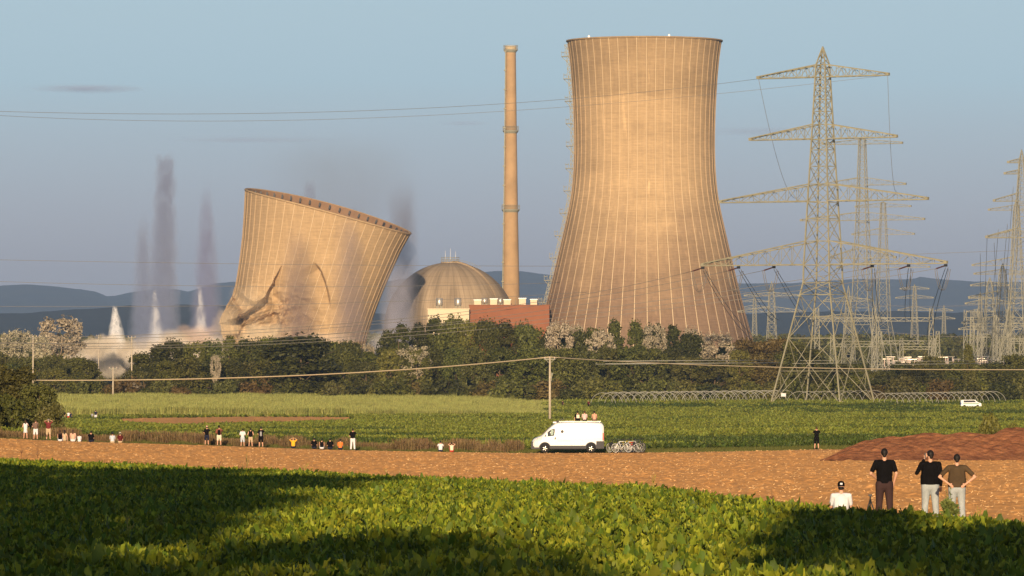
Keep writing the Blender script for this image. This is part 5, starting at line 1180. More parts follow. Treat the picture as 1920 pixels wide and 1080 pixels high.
ARMS = {'down': ((.245, -.02, 1.13), (.25, .06, .88)), 'hips': ((.43, -.07, 1.19), (.21, -.13, 1.015)), 'photo': ((.27, .17, 1.28), (.07, .27, 1.55)), 'front': ((.275, .0, 1.14), (.10, .22, 1.08)), 'up': ((.33, .06, 1.56), (.09, .16, 1.68)),
        'ear': ((.30, .10, 1.20), (.12, .10, 1.56)), 'lap': ((.23, .12, 1.15), (.10, .32, 1.02)), 'back': ((.26, -.14, 1.14), (.30, -.26, .90)), 'pocket': ((.27, -.08, 1.16), (.22, .03, .93)), 'lean': ((.27, -.05, 1.14), (.29, -.2, .86)), 'belly': ((.315, -.03, 1.16), (.20, .12, 1.06))}
def remesh(o, v, sm_=2):
    r = o.modifiers.new('join', 'REMESH'); r.mode = 'VOXEL'; r.voxel_size = v; r.use_smooth_shade = True
    if sm_: c = o.modifiers.new('smooth', 'SMOOTH'); c.iterations = sm_; c.factor = .5
    return o
def person(label, px, py=None, d=None, h=1.75, pose='stand', armL='down', armR='down', shirt='black', trousers='jeans', tl='long', sleeve='short', hair='dark', skin='fair', build=1.0, fine=False, long_hair=False, cap=None, capstyle='cap',
           rz=0.0, loc=None, group=None, feet=True, turn=0.0, skirt=False, bulk=1.0, bare=False):
    if loc is None:
        if d is None:
            d = solve(px, py)
            if d < 560: d = min(d, float(soil_far((px - 960) / F)) - 1.6)
        X = (px - 960) / F * d; loc = Vector((X, d, Gf(X, d) + (.04 if d < 520 else 0)))
    e = empty('person', loc, rz); tag(e, label, 'person', group or 'spectators'); k = h / 1.75; e.scale = (k, k, k)
    sit = pose == 'sit'; dz = -.80 if sit else 0.0; b = build
    vox = .014 if fine else .03; up = lambda p: Vector((p[0], p[1], p[2] + dz)); fl = lambda p, s_: (p[0] * s_, p[1], p[2])
    if sit: legs = [((s_ * .10, 0, .12), (s_ * .17, .40, .46), (s_ * .13, .72, .08)) for s_ in (-1, 1)]
    elif pose == 'walk': legs = [((s_ * .10, 0, .90), (s_ * .12, .05 * s_, .48), (s_ * .13, -.04 + .10 * s_, .07)) for s_ in (-1, 1)]
    else: legs = [((s_ * .10, 0, .90), (s_ * .125, .015, .48), (s_ * .15, -.03, .07)) for s_ in (-1, 1)]
    sh = [(s_ * .185 * b, 0, 1.43) for s_ in (-1, 1)]; arms = []
    for s_, a_ in ((-1, armL), (1, armR)):
        e_, w_ = ARMS[a_]; arms.append((up((s_ * .185 * b, 0, 1.43)), up((s_ * (e_[0] + .185 * (b - 1)), e_[1], e_[2])), up((s_ * (w_[0] + (.1 * (b - 1))), w_[1], w_[2]))))
    # body, one continuous surface
    mb = MB()
    mb.seg(up((0, 0, .95)), up((0, 0, 1.15)), .105, .105, sx=1.45 * b * bulk); mb.seg(up((0, 0, 1.15)), up((0, 0, 1.38)), .11, .115, sx=1.45 * b)
    mb.seg(up((-.12 * b, 0, 1.425)), up((.12 * b, 0, 1.425)), .065, .065); mb.seg(up((0, 0, 1.40)), up((0, .01, 1.56)), .062, .055)
    for L in legs: mb.seg(L[0], L[1], .085, .058); mb.seg(L[1], L[2], .056, .038)
    for L in legs: f = Vector(L[2]); mb.seg(f + Vector((0, -.03, -.03)), f + Vector((0, .17, -.035)), .036, .03)
    hc = up((0, .015, 1.645)); hm = Matrix.Rotation(turn, 3, 'Z')
    hp_ = lambda p: hc + hm @ Vector(p)
    mb.ell(hc, (.078, .097, .116)); mb.seg(hp_((0, .03, -.05)), hp_((0, .045, -.085)), .05, .035)
    if fine:
        mb.seg(hp_((0, .085, .015)), hp_((0, .108, -.022)), .010, .015)
        for s_ in (-1, 1): mb.seg(hp_((s_ * .075, -.005, .015)), hp_((s_ * .078, -.008, -.02)), .014, .010)
    for s_, A in zip((-1, 1), arms):
        mb.seg(A[0], A[1], .050, .038); mb.seg(A[1], A[2], .038, .026)
        t = (A[2] - A[1]).normalized(); palm = A[2] + t * .05; side = t.cross(Vector((0, 1, 0))); side = side.normalized() if side.length > .1 else Vector((1, 0, 0))
        if fine:
            mb.seg(A[2], palm + t * .03, .026, .034); curl = Vector((0, .5, -.2))
            for q, (o_, L_) in enumerate(((-.030, .060), (-.010, .072), (.010, .068), (.029, .052))):
                b0 = palm + t * .035 + side * o_; b1 = b0 + (t + curl * .25).normalized() * L_ * .5; b2 = b1 + (t + curl * .9).normalized() * L_ * .5; mb.seg(b0, b1, .0105, .010, n=6); mb.seg(b1, b2, .010, .009, n=6)
            b0 = A[2] + t * .03 - side * s_ * .022; mb.seg(b0, b0 - side * s_ * .03 + t * .035, .013, .010, n=6)
        else: mb.seg(A[2], palm + t * .05, .03, .022)
    remesh(mb.build('body', SK[skin], e), .0095 if fine else .022, 2)
    # clothes
    if not bare:
        mb = MB(); lo = .90 if not sit else .90
        mb.seg(up((0, 0, lo + .02)), up((0, 0, 1.15)), .125 * bulk, .125 * bulk, sx=1.42 * b, flat=True); mb.seg(up((0, 0, 1.12)), up((0, 0, 1.36)), .13 * (1 + (bulk - 1) * .6), .132, sx=1.42 * b)
        mb.seg(up((-.13 * b, 0, 1.425)), up((.13 * b, 0, 1.425)), .078, .078)
        for A in arms:
            if sleeve != 'none':
                q = A[0].lerp(A[1], .72 if sleeve == 'short' else 1.0); mb.seg(A[0], q, .068, .062 if sleeve == 'short' else .052, flat=False)
            if sleeve == 'long': mb.seg(A[1], A[1].lerp(A[2], .92), .052, .038)
        remesh(mb.build('shirt', CL[shirt], e), vox, 2)
    mb = MB()
    if skirt: mb.lathe([(.13, .98 + dz), (.17, .85 + dz), (.215, .60 + dz), (.20, .60 + dz), (.12, .95 + dz)], 20, cap=True)
    else:
        if sit: mb.ell((0, .02, .12), (.19 * b, .17, .13))
        else: mb.seg((0, 0, .86), (0, 0, .99), .118, .118, sx=1.42 * b)
        for L in legs:
            end = {'long': 1.0, 'shorts': .0}[tl]; L0 = Vector(L[0]); L1 = Vector(L[1]); L2 = Vector(L[2])
            mb.seg(L0, L1 if tl == 'long' else L0.lerp(L1, .92), .112 * b, .088 if tl == 'long' else .09, flat=False)
            if tl == 'long': mb.seg(L1, L1.lerp(L2, .93), .088, .074, flat=False)
    o = mb.build('skirt' if skirt else 'trousers' if tl == 'long' else 'shorts', CL[trousers], e)
    if not skirt: remesh(o, vox, 2)
    for L in legs:
        f = Vector(L[2]); mb = MB(); mb.seg(f + Vector((0, -.04, -.03)), f + Vector((0, .18, -.035)), .045, .038); mb.build('shoe', M['shoe'], e)
    if cap is None or capstyle == 'hat':
        mb = MB(); mb.ell(hp_((0, -.016, .030)), (.088, .098, .108)); mb.seg(hp_((0, -.05, .02)), hp_((0, -.055, -.045)), .062, .050)
        if long_hair: mb.seg(hp_((0, -.06, .0)), hp_((0, -.10, -.24)), .07, .05)
        if fine: mb.ell(hp_((0, .03, .068)), (.070, .06, .055))
        remesh(mb.build('hair', HR[hair], e), .014 if fine else .025, 1)
    if cap:
        mb = MB(); mb.lathe([(.086, -.02), (.090, .02), (.085, .07), (.06, .108), (.02, .122)], 18); 
        if capstyle == 'hat': mb.lathe([(.16, -.012), (.165, .0), (.09, .008), (.08, -.01)], 20)
        elif capstyle == 'cap': mb.box((0, .13, -.01), (.14, .12, .015))
        o = mb.build('hat' if capstyle == 'hat' else 'cap', CL[cap], e, hp_((0, -.008, .03))); o.rotation_euler.x = -.12
        mb = MB(); mb.ell(hp_((0, -.02, -.02)), (.076, .085, .07)); mb.build('hair', HR[hair], e)
        if fine: mb = MB(); mb.box((0, -.088, .04), (.060, .012, .045)); mb.build('patch', CL['white'], o)
    if fine:
        for s_ in (-1, 1): mb = MB(); mb.ell(hp_((s_ * .030, .082, .018)), (.011, .008, .008)); mb.build('eye', M['eye'], e)
        mb = MB(); mb.ell(hp_((0, .082, -.055)), (.024, .008, .007)); mb.build('mouth', M['lip'], e)
    return e, hp_, arms
def fine_p(*a, **k): return person(*a, fine=True, **k)
p1, _, _ = fine_p('standing man in black t-shirt and dark brown trousers, left of the near standing trio', 1658, d=150, h=1.83, shirt='black', trousers='brown', hair='dark', skin='fair', armL='belly', armR='pocket', build=1.10, group='near spectators')
p2, hp2, ar2 = fine_p('standing man in loose black top and light jeans holding a phone to his ear', 1744, d=149, h=1.79, shirt='black', trousers='jeans', hair='dark', armL='ear', armR='down', sleeve='long', bulk=1.22, build=1.15, turn=.35, group='near spectators')
p3, _, _ = fine_p('standing man in olive t-shirt and light jeans with both hands on his hips', 1794, d=146.5, h=1.70, shirt='olive', trousers='jeans', hair='dark', armL='hips', armR='hips', bulk=1.18, build=1.14, group='near spectators')
p4, _, _ = fine_p('man in white shirt and black cap sitting on the soil edge near the beets', 1577, d=150, h=1.80, pose='sit', shirt='white', trousers='navy', cap='black', capstyle='beanie', armL='lap', armR='lap', build=1.08, group='near spectators', turn=-.15)
ph = MB(); ph.box((0, 0, 0), (.03, .075, .15)); A_ = ar2[0][2]; o = ph.build('phone', M['dark'], None, Vector(p2.location) + Vector((A_.x + .015, A_.y - .01, A_.z + .07)) * (1.79 / 1.75)); tag(o, 'black phone held to the ear of the man in the black top', 'phone')
# tripod beside the first man, folded low
tp = empty('tripod', (p1.location.x - .34, p1.location.y + .35, p1.location.z)); tag(tp, 'black tripod standing by the left leg of the man in brown trousers', 'tripod')
for k in range(3):
    a = 2.1 * k + .4; mb = MB(); mb.tube([(0, 0, .55), (.2 * math.cos(a), .2 * math.sin(a), 0)], [.018, .012], 6); mb.build('leg', M['dark'], tp)
mb = MB(); mb.tube([(0, 0, .5), (0, 0, .64)], .02, 6); mb.box((0, 0, .65), (.09, .09, .05)); mb.build('head', M['dark'], tp)

person('lone man in black shorts and top photographing, right of the bicycles', 1531, 843.5, h=1.80, shirt='black', trousers='black', tl='shorts', armL='photo', armR='photo', hair='brown')
# three on the van roof
for px, lb, kw in ((1083, 'man in black on the van roof with pale panel on his back', dict(shirt='black', trousers='black', hair='dark', armL='lean')), (1096, 'man in pale pink shirt on the van roof, middle of three', dict(shirt='pink', trousers='black', hair='brown')), (1114.5, 'bare-backed man in brown trousers on the van roof, rightmost of three', dict(trousers='taupe', hair='dark', bare=True))):
    X = (px - 960) / F * vorg.y; pp, hq, aq = person(lb, px, loc=Vector((X, vorg.y - .2, vn.location.z + 2.60)), h=1.62, pose='sit', **{**dict(armL='lap', armR='lap'), **kw}, group='people on the van roof')
    if px == 1083: mb = MB(); mb.box((.03, -.15, .47), (.27, .02, .32)); mb.build('shirt_panel', CL['cream'], pp)
def bag(e, m_, lb, z=1.22, s_=1.0):
    mb = MB(); mb.seg((0, -.20, z - .14), (0, -.20, z + .14), .115 * s_, .10 * s_, sx=1.25); o = mb.build('backpack', CL[m_], None, e.location); remesh(o, .03, 1); tag(o, lb, 'backpack'); return o
GL = 'spectators in a row at the field edge'
person('woman in white top and white skirt, leftmost in the standing trio', 48, 824.5, h=1.62, shirt='white', trousers='white', skirt=True, sleeve='none', hair='brown', long_hair=True, armR='photo', armL='front', group=GL)
person('man in taupe t-shirt and white shorts, middle of the standing trio on the left', 67, 825.5, h=1.72, shirt='taupe', trousers='white', tl='shorts', hair='brown', armR='photo', armL='front', group=GL)
person('man in maroon t-shirt and khaki shorts raising binoculars with both hands', 91, 826, h=1.82, shirt='maroon', trousers='khaki', tl='shorts', hair='grey', armL='up', armR='up', build=1.08, group=GL)
seatl = [(113, 828.5, 1.70, 'white', 'black', 'seated woman with long hair in white bottoms and black top, leftmost seated', dict(long_hair=True, hair='brown', trousers='white', sleeve='none')),
         (121, 828, 1.72, 'tan', 'khaki', 'seated dark-haired woman in sleeveless khaki top, close beside the leftmost', dict(long_hair=True, hair='dark', sleeve='none', armR='lean')),
         (137, 829, 1.85, 'peach', 'peach', 'seated long-haired woman in a peach shirt on the left', dict(long_hair=True, hair='brown', trousers='white')), (149, 829.5, 1.25, 'white', 'white', 'small seated child in white beside the peach shirt', dict(hair='brown', trousers='white')),
         (171, 830, 1.80, 'black', 'black', 'seated man in black raising a camera, alone right of the child', dict(armL='photo', trousers='navy')), (211, 832, 1.70, 'lightblue', 'lightblue', 'seated person in light blue shirt and dark hat', dict(cap='navy', capstyle='hat')),
         (225.5, 831.5, 1.70, 'darkred', 'darkred', 'seated person in dark red top and cream hat', dict(cap='cream', capstyle='hat'))]
for px, py, h, _c, sh_, lb, kw in seatl: person(lb, px, py, h=h, pose='sit', shirt=sh_, group=GL, **{**dict(armL='lap', armR='lap', trousers='khaki'), **kw})
person('man in black shirt and navy shorts with tan cap, leftmost of five standing', 388, 835, h=1.75, shirt='black', trousers='navy', tl='shorts', cap='peach', armL='front', armR='photo', group=GL)
e, _, _ = person('man in rust plaid shirt and cream shorts with a black backpack', 411, 835, h=1.80, shirt='rust', trousers='cream', tl='shorts', cap='black', armR='photo', armL='front', sleeve='long', build=1.1, group=GL); bag(e, 'black', 'black backpack on the man in the rust shirt')
person('person in white t-shirt and light blue shorts among the standing five', 455, 837, h=1.62, shirt='white', trousers='lightblue', tl='shorts', armL='front', armR='front', group=GL)
person('woman in black top and beige shorts among the standing five', 470, 837.5, h=1.68, shirt='black', trousers='khaki', tl='shorts', armL='front', armR='front', sleeve='none', skin='fair', group=GL)
e, _, _ = person('tall person in black with black shorts and a grey backpack', 489.5, 838.5, h=1.84, shirt='black', trousers='black', tl='shorts', armR='photo', armL='front', group=GL); bag(e, 'grey', 'slim grey backpack on the tall person in black', s_=.75)
for px, py, h, sh_, lb, kw in ((550, 840, 1.75, 'yellow', 'seated blond person in a bright yellow shirt', dict(hair='blond', armL='up', armR='up')), (589, 841.5, 1.78, 'black', 'seated person in black, leftmost of three in black', {}), (603.5, 841.5, 1.65, 'black', 'seated woman in black top and white bottoms, middle of three in black', dict(trousers='white', sleeve='none')),
                             (619, 842, 1.78, 'black', 'seated broad man in black, rightmost of three in black', dict(build=1.15)), (638, 842, 1.68, 'orange', 'seated person in an orange shirt', {}), (826, 848, 1.72, 'white', 'seated person in white with raised arms, left of the pair before the van', dict(armL='photo', armR='photo', trousers='navy')),
                             (847, 848.5, 1.50, 'cream', 'seated child in a cream vest with raised arms before the van', dict(armL='up', armR='up', sleeve='none', trousers='red'))):
    person(lb, px, py, h=h, pose='sit', shirt=sh_, group=GL, **{**dict(armL='lap', armR='lap', trousers='navy'), **kw})
person('man in black t-shirt and long white trousers right of the orange shirt', 661.5, 844.5, h=1.86, shirt='black', trousers='white', armR='photo', armL='front', group=GL)
# small figures farther off
FG = 'far spectators'
for px, py, h, pose, sh_, tr_, lb in ((114.5, 789, 1.75, 'stand', 'teal', 'navy', 'far standing person in a turquoise top'), (120.5, 789, 1.85, 'stand', 'black', 'khaki', 'far standing person in black top and khaki trousers by the bushes'),
                                 (128.5, 790, 1.80, 'stand', 'white', 'red', 'far standing person in white top and red shorts'), (132.5, 790, 1.70, 'stand', 'navy', 'navy', 'far standing person in dark clothes beside the red shorts'),
                                 (173, 789, 1.50, 'stand', 'grey', 'black', 'far small person in grey on the field path'), (179.5, 789, 2.0, 'stand', 'navy', 'white', 'far tall person in dark top and white shorts'),
                                 (600.5, 780, 1.75, 'stand', 'white', 'grey', 'far cyclist in white standing by a pale bike'), (627.5, 780, 1.85, 'stand', 'navy', 'black', 'far cyclist in dark top beside a dark bike'),
                                 (816, 777, 1.75, 'stand', 'black', 'white', 'lone far man in black top and white trousers in the green field'), (1055, 765.5, 1.7, 'stand', 'brown', 'brown', 'far standing person in brown right of the lone field pole'),
                                 (1103.5, 766, 1.75, 'stand', 'darkred', 'black', 'far standing person in dark red, cream hat, before the hoops'), (1144, 763, 1.6, 'sit', 'white', 'white', 'far seated person in white before the left hoops'),
                                 (1224.5, 760, 1.8, 'sit', 'red', 'red', 'far seated person in bright red before the hoops'), (1230.5, 760, 1.7, 'sit', 'khaki', 'khaki', 'far seated person in khaki right of the bright red one'), (1247, 759, 1.8, 'sit', 'black', 'black', 'far seated person in black before the hoops'),
                                 (1263, 759, 1.8, 'sit', 'navy', 'navy', 'far seated person in navy before the hoops'), (1340.5, 758, 1.8, 'sit', 'white', 'white', 'far seated person in white, alone before the middle hoops'), (1358, 758, 1.7, 'sit', 'cream', 'khaki', 'far seated person in cream, leftmost of a small group by the pylon'),
                                 (1365, 758, 1.7, 'sit', 'pink', 'khaki', 'far seated person in pink, in a small group by the pylon'), (1379, 757, 1.8, 'sit', 'darkred', 'khaki', 'far seated person in dark red near the tallest pylon'), (1393, 758, 1.6, 'sit', 'lightblue', 'khaki', 'far seated person in light blue near the tallest pylon'),
                                 (1410, 756.5, 1.7, 'sit', 'white', 'khaki', 'far seated person in white nearest to the tallest pylon')):
    person(lb, px, py, h=h * 1.05, pose=pose, shirt=sh_, trousers=tr_, armL='lap' if pose == 'sit' else 'photo', armR='lap' if pose == 'sit' else 'down', group=FG, cap='cream' if 'cream hat' in lb else None, capstyle='hat')

# weeds that stand above the crop and the dead stalks on the soil
def weed(px, d, H, m_, label, seed, leafy=True, wid=.10, zoff=0):
    r = np.random.default_rng(seed); X = (px - 960) / F * d; e = empty('tall_weed', (X, d, Gf(X, d) + zoff)); tag(e, label, 'weed', 'weeds standing above the crop'); mb = MB()
    stems = [[(0, 0, 0), (.02, 0, H * .5), (r.uniform(-.05, .05), 0, H)]]
    for k in range(5): a = r.uniform(0, 6.28); z0_ = H * r.uniform(.2, .7); L = H * r.uniform(.12, .3); stems.append([(0.01, 0, z0_), (L * .5 * math.cos(a), L * .5 * math.sin(a), z0_ + L * .6), (L * .7 * math.cos(a), L * .7 * math.sin(a), z0_ + L * 1.1)])
    for s__ in stems: mb.tube(s__, [.010, .008, .004], 5)
    mb.build('stem', M[m_], e); n_ = 260; V = []; 
    si = r.integers(0, len(stems), n_); t = r.uniform(.15 if leafy else .55, 1.0, n_)
    for q in range(n_):
        a_, b_, c_ = [np.array(v) for v in stems[si[q]]]; tt_ = t[q]; p = (1 - tt_) ** 2 * a_ + 2 * tt_ * (1 - tt_) * b_ + tt_ ** 2 * c_; dv = r.normal(size=3); dv[2] = abs(dv[2]) * .6 - .1; dv /= np.linalg.norm(dv); L = (wid if leafy else .045) * (1.25 - tt_) * r.uniform(.5, 1.2)
        sd3 = np.cross(dv, r.normal(size=3)); sd3 /= np.linalg.norm(sd3); sd3 = sd3 * L * .28; V += [p, p + dv * L * .5 + sd3, p + dv * L, p + dv * L * .5 - sd3]
    link('leaves', mesh_np('leaves', np.array(V), np.arange(n_ * 4).reshape(-1, 4), [M[m_]]), e); return e
M['weed_g'] = leaf_mat('weed_green', (.13, .17, .045), (.28, .30, .08), trans=.2, rnd=.1); M['weed_y'] = leaf_mat('weed_yellow', (.30, .27, .05), (.48, .40, .10), trans=.2, rnd=.1); M['weed_b'] = leaf_mat('weed_brown', (.12, .06, .03), (.22, .12, .06), trans=.1, rnd=.1)
weed(1781, 141, .98, 'weed_g', 'tall green weed in front of the man with hands on hips', 1, wid=.20); weed(1776, 141.2, .9, 'weed_g', 'slightly shorter green weed left of the tall one by the trio', 2, wid=.18); weed(1712, 141, .62, 'weed_y', 'yellow spiky weed between the man in brown trousers and the phone man', 3, False); weed(1722, 142, .48, 'weed_y', 'low yellow weed at the knee of the phone man', 4, False); weed(1684, 142, .40, 'weed_b', 'short dry weed right of the brown trousers', 5, False)
weed(1832, 140, .55, 'weed_y', 'thin yellow weed right of the near trio', 6, False); weed(1446, 158, .75, 'weed_b', 'dark reddish weed spike at the beet edge left of the seated man', 7, False); weed(238, 118, .85, 'weed_y', 'tall pale seed spike in the dark lower left of the beets', 8, False); weed(1225, 198, .9, 'weed_y', 'pale yellow weed at the beet edge below the bicycles', 9, False)
weed(462, 280, 1.25, 'weed_g', 'thin green weed rising from the beet edge below the standing five', 10, False); weed(412, 285, .9, 'weed_b', 'dark dry stalk at the beet edge left of the thin green weed', 11, False); weed(447, 283, .8, 'weed_b', 'dark dry stalk at the beet edge beside the thin green weed', 12, False); weed(572, 268, .9, 'weed_y', 'yellow-green weed at the beet edge below the yellow shirt', 13, False)
weed(303, 125, .7, 'weed_g', 'feathery green weed at the lit corner of the lower left beets', 14); weed(195, 292, .6, 'weed_b', 'small dark stalk at the left beet edge', 15, False); weed(724, 258, .7, 'weed_y', 'small yellow weed at the beet edge near the middle', 16, False)
weed(40, 318, .95, 'weed_b', 'leftmost dead brown weed on the bare soil', 17, False); weed(71, 318, .95, 'weed_b', 'second dead brown weed on the bare soil at the left', 18, False)

# ------------------------------------------------------------------ dust and smoke of the demolition
def vol_mat(name, color, dens, dims, feat=6.0, thr=(.35, .65), soft=.55, aniso=0.0, topfade=.12, botfade=0.0, seed=0.0, kind='column', taper=1.0, zstretch=1.6, wobble=1.9, floor=.2):
    m = bpy.data.materials.new(name); m.use_nodes = True; t = m.node_tree; t.nodes.clear(); o = t.nodes.new("ShaderNodeOutputMaterial")
    pv = t.nodes.new("ShaderNodeVolumePrincipled"); pv.inputs["Color"].default_value = (*color, 1); pv.inputs["Anisotropy"].default_value = aniso; t.links.new(pv.outputs[0], o.inputs["Volume"])
    tc = t.nodes.new("ShaderNodeTexCoord"); sp = t.nodes.new("ShaderNodeSeparateXYZ"); t.links.new(tc.outputs["Object"], sp.inputs[0])
    def M_(op, *a):
        n = t.nodes.new("ShaderNodeMath"); n.operation = op
        for i_, v in enumerate(a):
            if isinstance(v, (int, float)): n.inputs[i_].default_value = v
            else: t.links.new(v, n.inputs[i_])
        return n.outputs[0]
    def R_(v, a, b, c=0.0, d=1.0, sm=True):
        r = t.nodes.new("ShaderNodeMapRange"); r.interpolation_type = 'SMOOTHSTEP' if sm else 'LINEAR'; t.links.new(v, r.inputs[0]); r.inputs[1].default_value = a; r.inputs[2].default_value = b; r.inputs[3].default_value = c; r.inputs[4].default_value = d; return r.outputs[0]
    mp = t.nodes.new("ShaderNodeMapping"); t.links.new(tc.outputs["Object"], mp.inputs[0]); mp.inputs["Scale"].default_value = (dims[0] / feat, dims[1] / feat, dims[2] / feat / zstretch); mp.inputs["Location"].default_value = (seed, seed * 1.7, seed * .6)
    n = t.nodes.new("ShaderNodeTexNoise"); n.inputs["Scale"].default_value = 1.0; n.inputs["Detail"].default_value = 5; n.inputs["Roughness"].default_value = .66; t.links.new(mp.outputs[0], n.inputs["Vector"])
    x, y, z = sp.outputs; wob = M_('MULTIPLY', M_('SUBTRACT', n.outputs[0], .5), wobble)
    if kind == 'column':                     # unit column, z 0..1
        rr_ = M_('SQRT', M_('ADD', M_('MULTIPLY', x, x), M_('MULTIPLY', y, y))); Rz_ = R_(z, 0, 1, 1.0, taper, False); rn = M_('ADD', M_('DIVIDE', rr_, Rz_), wob); fall = R_(rn, 1.0, soft)
        dd = M_('MULTIPLY', fall, R_(M_('ADD', z, M_('MULTIPLY', wob, .15)), .98, .98 - topfade))
        if botfade: dd = M_('MULTIPLY', dd, R_(z, 0.0, botfade))
    else:                                    # unit ball
        rr_ = M_('SQRT', M_('ADD', M_('ADD', M_('MULTIPLY', x, x), M_('MULTIPLY', y, y)), M_('MULTIPLY', z, z))); fall = R_(M_('ADD', rr_, wob), .95, soft); dd = fall
    dd = M_('MULTIPLY', dd, R_(n.outputs[0], thr[0], thr[1], floor, 1.0)); dd = M_('MULTIPLY', dd, dens)
    t.links.new(dd, pv.inputs["Density"]); return m
def column(name, label, px, y0, y1, w0, w1, d, color, dens, lean=0.0, group=None, **k):
    """cloud column: px at the base, y0 top, y1 bottom, widths at top and bottom in picture px"""
    d += 140; s_ = d / F; W_ = max(w0, w1) * s_ / 2 * 1.25; Hh = (y1 - y0) * s_; zb = (HOR - y1) * s_
    mb = MB(); mb.lathe([(1.0 if w1 >= w0 else w1 / w0, 0), ((1.0 + (w0 / w1 - 1) * .5) if w1 >= w0 else (1 + w1 / w0) / 2, .5), (w0 / w1 if w1 >= w0 else 1.0, 1.0)], 20)
    o = mb.build(name, vol_mat(name + '_vapour', color, dens, (W_, W_, Hh), taper=w0 / w1 if w1 >= w0 else 1.0, **k), None, ((px - 960) * s_, d, zb)); o.scale = (W_, W_, Hh); o.rotation_euler.y = lean
    tag(o, label, 'smoke', group, kind='stuff'); return o
GREY = (.56, .62, .78); TAN = (.86, .77, .64); WHT = (.995, .995, .995)
column('smoke_plume', 'tallest grey smoke column', 303, 281, 665, 34, 66, 2580, GREY, .42, feat=4.5, soft=.35, seed=1.0, topfade=.05, lean=.02)
column('smoke_plume', 'grey smoke column left of the tallest one', 268, 396, 665, 20, 56, 2590, GREY, .36, feat=4.5, soft=.3, seed=2.3, topfade=.2)
column('smoke_plume', 'grey smoke column between the white jets and the leaning tower', 387, 330, 640, 18, 66, 2600, (.54, .57, .76), .30, feat=6, soft=.3, seed=3.1, topfade=.25)
column('smoke_plume', 'small grey puff above the rim of the leaning tower', 581, 330, 480, 20, 30, 2660, GREY, .35, feat=5, seed=4.2, topfade=.2)
column('smoke_plume', 'brownish smoke column at the right rim of the leaning tower', 755, 318, 620, 60, 46, 2640, (.46, .46, .54), .16, feat=9, soft=.2, seed=5.2, topfade=.35)
column('smoke_plume', 'smoke drifting over the right side of the leaning tower', 655, 365, 640, 40, 80, 2535, (.60, .52, .58), .075, feat=9, soft=.2, seed=6.4, wobble=2.2, topfade=.35)
column('smoke_plume', 'smoke drifting over the middle of the leaning tower', 556, 400, 640, 40, 90, 2540, (.60, .48, .46), .085, feat=9, soft=.2, seed=7.7, topfade=.35)
column('smoke_plume', 'pale blue smoke between the leaning tower and the dome', 742, 475, 665, 34, 80, 2560, (.80, .80, .90), .17, feat=9, soft=.3, seed=8.1, topfade=.35, lean=.03)
column('smoke_plume', 'very thin brown dust veil above the leaning tower', 640, 235, 430, 300, 300, 2700, (.45, .40, .34), .0075, feat=26, soft=.1, seed=9.3, topfade=.4, botfade=.2)
for px, y0, y1, w0, w1, lb, sd_ in ((219, 572, 655, 7, 36, 'bright white jet, lowest and leftmost of three', 11.0), (295, 540, 655, 6, 34, 'slim white jet at the foot of the tallest smoke column', 12.6), (379, 532, 640, 6, 32, 'white jet just left of the leaning tower', 14.9)):
    column('water_jet', lb, px, y0, y1, w0, w1, 2500, WHT, 1.6 if px < 250 else .32, feat=2.4 if px < 250 else 3.0, soft=.5, thr=(.46, .58), floor=.05, seed=sd_, topfade=.03, zstretch=2.0, lean=-.05, wobble=5.0, aniso=-.35)
def puff(label, px, py, wx, wy, d, color, dens, depth=None, **k):
    d += 140; py += 5; s_ = d / F; dims = (wx * s_ / 2, (depth or wx * .6) * s_ / 2, wy * s_ / 2); mb = MB(); mb.ell((0, 0, 0), (1, 1, 1), 0, 20, 12)
    o = mb.build('dust_cloud', vol_mat('dust_cloud_vapour', color, dens, dims, kind='ball', aniso=-.3, **k), None, ((px - 960) * s_, d, (HOR - py) * s_)); o.scale = dims; tag(o, label, 'dust', kind='stuff'); return o
puff('low tan dust cloud at the foot of the white jets', 205, 676, 200, 70, 2470, TAN, .5, feat=11, soft=.3, thr=(.42, .58), floor=.08, seed=21, zstretch=1, wobble=2.6)
puff('low tan dust cloud right of the white jets', 300, 658, 170, 84, 2460, (.90, .80, .66), .5, feat=9, soft=.3, thr=(.42, .58), floor=.08, seed=22.5, zstretch=1, wobble=2.6)
rp = np.random.default_rng(5)
for k, (px, py, wx, wy) in enumerate(((140, 672, 70, 44), (176, 648, 84, 56), (205, 640, 70, 52), (238, 652, 60, 54), (262, 668, 74, 50), (322, 640, 80, 66), (352, 660, 84, 60), (402, 650, 60, 70))):
    puff('%s billow of the low dust cloud, counted from the left' % ('first second third fourth fifth sixth seventh eighth'.split()[k]), px, py, wx, wy, 2440 - 6 * k, ((.90, .81, .68), (.84, .74, .60))[k % 2], .55, feat=6, soft=.35, seed=60 + 3.3 * k, zstretch=1, wobble=2.4, thr=(.40, .56), floor=.1)
puff('brown dust against the left foot of the leaning tower', 372, 634, 120, 70, 2480, (.90, .70, .54), .35, feat=8, soft=.2, seed=23.3, wobble=2.8, zstretch=1)
puff('small brown dust lump left of the tower foot', 345, 612, 42, 26, 2500, (.72, .54, .42), .25, feat=5, soft=.2, seed=24.1, wobble=2.8, zstretch=1)
puff('orange dust bursting from the crushed tower foot', 425, 606, 64, 84, 2520, (.98, .80, .55), .20, feat=7, soft=.2, seed=25.7, wobble=2.8, zstretch=1)
puff('orange dust over the fold of the leaning tower', 470, 560, 90, 90, 2520, (.98, .82, .58), .07, feat=8, soft=.2, seed=26.2, wobble=2.8, zstretch=1)
puff('billowing dust at the lower front of the leaning tower', 490, 624, 130, 60, 2510, (.98, .82, .58), .24, feat=7, soft=.2, seed=27.9, wobble=2.8, zstretch=1)
puff('thin dust at the right foot of the leaning tower', 610, 640, 150, 60, 2515, (.95, .80, .66), .07, feat=9, soft=.4, seed=28.4, zstretch=1)
